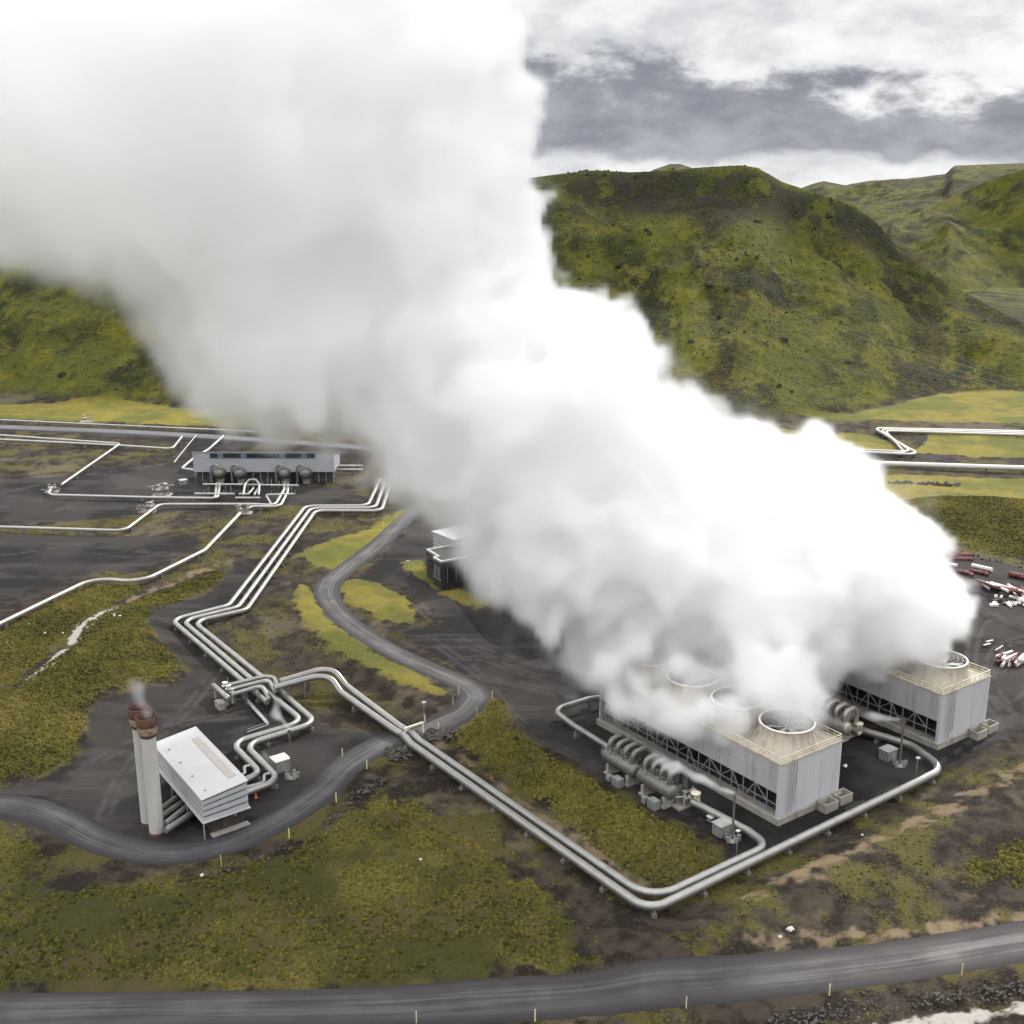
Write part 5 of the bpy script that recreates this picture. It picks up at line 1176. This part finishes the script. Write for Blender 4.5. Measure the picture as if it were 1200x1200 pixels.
def make_plume():
    B = [(940,846,24,180),(715,802,36,202),(742,812,36,197),(778,826,36,190),(816,838,40,184),(858,838,34,182),(885,838,24,181),(690,760,50,207),(850,838,30,189),(925,815,42,183),(890,800,62,187),(835,800,62,192),(790,790,66,198),(745,765,66,204),(720,730,60,208),
         (1095,757,24,203),(1085,735,34,206),(1055,712,58,210),(1005,720,75,213),(1020,660,52,213),
         (985,655,100,214),(920,640,118,214),(860,615,135,215),(790,650,135,214),(740,580,150,216),(880,700,130,208),
         (690,620,128,216),(655,620,90,216),(640,500,150,220),(760,520,110,216),(700,440,100,220),(645,655,78,212),(600,650,45,214),(610,560,105,220),(560,485,135,223),
         (530,380,130,225),(560,330,80,226),(430,415,118,228),(340,430,80,229),(470,290,150,228),(370,350,165,230),(300,375,120,230),(330,180,210,232),
         (200,200,180,232),(210,340,80,230),(100,230,130,233),(20,190,165,235),(-90,170,180,235),(-200,120,200,238),
         (440,110,165,230),(500,190,110,228),(250,0,240,235),(60,20,230,238),(395,-60,165,232),(-100,-40,220,238),(583,125,34,230)]
    S = [sphere_at(*b) for b in B]
    dx = 1.0
    lo = (-150.3, 138.2, 9.37); hi = (125.0, 300.0, 172.0)
    n = [int((hi[k] - lo[k]) / dx) + 1 for k in range(3)]
    X = (lo[0] + np.arange(n[0]) * dx).astype(np.float32)[:, None, None]
    Y = (lo[1] + np.arange(n[1]) * dx).astype(np.float32)[None, :, None]
    Z = (lo[2] + np.arange(n[2]) * dx).astype(np.float32)[None, None, :]
    N = Noise3(11)
    sdf = np.full(n, 1e3, np.float32)
    Rl = np.zeros(n, np.float32)
    for (a, b, c, r) in S:
        d = np.sqrt((X - a) ** 2 + ((Y - b) * 1.0) ** 2 + (Z - c) ** 2) - r
        sdf = smin(sdf, d, 4.0)
    nz = np.zeros(n, np.float32); hf = np.zeros(n, np.float32)
    big = N.octave(n, dx, 24)
    for cell, amp in ((14, 0.8), (8, 0.7), (4.6, 0.52)):
        o = N.octave(n, dx, cell)
        nz += amp * ((0.75 - 1.9 * np.abs(o)) * 0.75 + 0.5 * o)      # billows
    for cell, amp in ((3.2, 1.0), (2.05, 0.8)):
        hf += amp * N.octave(n, dx, cell)
    far = np.clip((130 - X) / 210, 0, 1) + 0 * Z + 0 * Y
    amp = 3.0 + 1.6 * far
    s2 = sdf - amp * (nz + 0.7 * big) - (2.9 - 0.8 * far) * hf
    wd = (1.4 + 5.0 * far) * (1.0 + 1.2 * np.clip(N.octave(n, dx, 17), -0.45, 1))
    d = np.clip(-s2 / wd, 0, 1)
    d = d * d * (3 - 2 * d)
    d = np.clip(d - (1 - d) * 0.55 * np.clip(0.35 + 0.9 * hf, 0, 1.2) * (d > 0), 0, 1)      # frayed rim
    soft = np.clip((-s2 + 4.5 + 1.5 * hf) / (10 + 6 * far), 0, 1) ** 2 * (0.06 + 0.07 * far)      # thin veil round the body
    d = np.maximum(d, soft)
    d = d * (1 + 0.2 * N.octave(n, dx, 9)) * (1 - 0.62 * ss(far, .45, 1.0))
    d = np.clip(d, 0, 2); d[d < 0.01] = 0
    d = d * (0.36 + 0.64 * np.exp(-np.clip(-s2 - 3, 0, 60) / 5.0))
    # fade at the lattice edge
    return lattice_volume('steam_plume', lo, hi, dx, d, steam_mat('steam', 0.36))
plume = make_plume()
plume['kind'] = 'stuff'; plume['label'] = 'huge white steam plume rolling off the cooling towers and across the hills'; plume['category'] = 'steam'

def jet(name, label, pts, k, dx=0.3, seed=1):
    """a small wisp along a few points (photo x, y, height above ground or None + depth, radius)"""
    C = [(Vector(p), r) for p, r in pts]
    lo = tuple(min(c[i] - r for c, r in C) - .8 for i in range(3)); hi = tuple(max(c[i] + r for c, r in C) + .8 for i in range(3))
    n = [int((hi[i] - lo[i]) / dx) + 2 for i in range(3)]
    X = (lo[0] + np.arange(n[0]) * dx)[:, None, None]; Y = (lo[1] + np.arange(n[1]) * dx)[None, :, None]; Z = (lo[2] + np.arange(n[2]) * dx)[None, None, :]
    best = np.full(n, 1e3, np.float32); par = np.zeros(n, np.float32)
    for i in range(len(C) - 1):
        for f in np.linspace(0, 1, 14):
            c = C[i][0].lerp(C[i + 1][0], f); r = C[i][1] * (1 - f) + C[i + 1][1] * f
            d = np.sqrt((X - c.x) ** 2 + (Y - c.y) ** 2 + (Z - c.z) ** 2) / r - 1
            m = d < best; best = np.where(m, d, best); par = np.where(m, (i + f) / (len(C) - 1), par)
    N = Noise3(seed); o = 0.75 * N.octave(n, dx, 2.0) + 0.5 * N.octave(n, dx, 1.0)
    d = np.clip((-best - 0.35 + o * (0.35 + 0.6 * par)) * 1.6, 0, 1) * (1 - par) ** 0.9
    d[d < .02] = 0; d[0] = d[-1] = 0; d[:, 0] = d[:, -1] = 0; d[:, :, 0] = d[:, :, -1] = 0
    o = lattice_volume(name, lo, hi, dx, d, steam_mat(name, k)); return tag(o, label, 'steam', None, 'stuff')
def J(px, py, z): return tuple(W((px, py), z))
jet('steam_jet', 'white jet streaming off the near vent mast over the grey tanks', [(J(860, 929, 8.5), .45), (J(845, 925, 8.5), .8), (J(820, 912, 8.4), 1.2), (J(790, 897, 8.6), 1.6), (J(762, 884, 8.8), 1.9)], 1.6, seed=3)
jet('steam_jet', 'white jet streaming off the mast in the far yard', [(J(1055, 843, 8.6), .45), (J(1040, 842, 8.6), .8), (J(1015, 838, 8.6), 1.2), (J(990, 836, 8.7), 1.6)], 1.5, seed=4)
jet('steam_jet', 'curl of steam rising off the pale mast towards the pipe crossing', [(J(340, 856, 8.6), .4), (J(332, 845, 8.8), .7), (J(322, 836, 9.2), 1.0), (J(324, 818, 9.8), 1.3)], 1.1, seed=5)
jet('steam_wisp', 'faint wisp leaking beside the dark cabinet', [(J(320, 900, .8), .7), (J(314, 890, 2), 1.0), (J(308, 880, 3.2), 1.1)], .7, seed=6)
jet('steam_wisp', 'thin wisp rising from the farther rusty chimney', [(AT(165, 826, 170), 1.2), (AT(161, 808, 170), 2.0), (AT(148, 796, 171), 2.3)], .22, seed=7)
jet('steam_wisp', 'thin wisp rising from the nearer rusty chimney', [(AT(173, 838, 167), 1.3), (AT(169, 824, 167), 1.8), (AT(161, 806, 168), 2.0)], .25, seed=8)
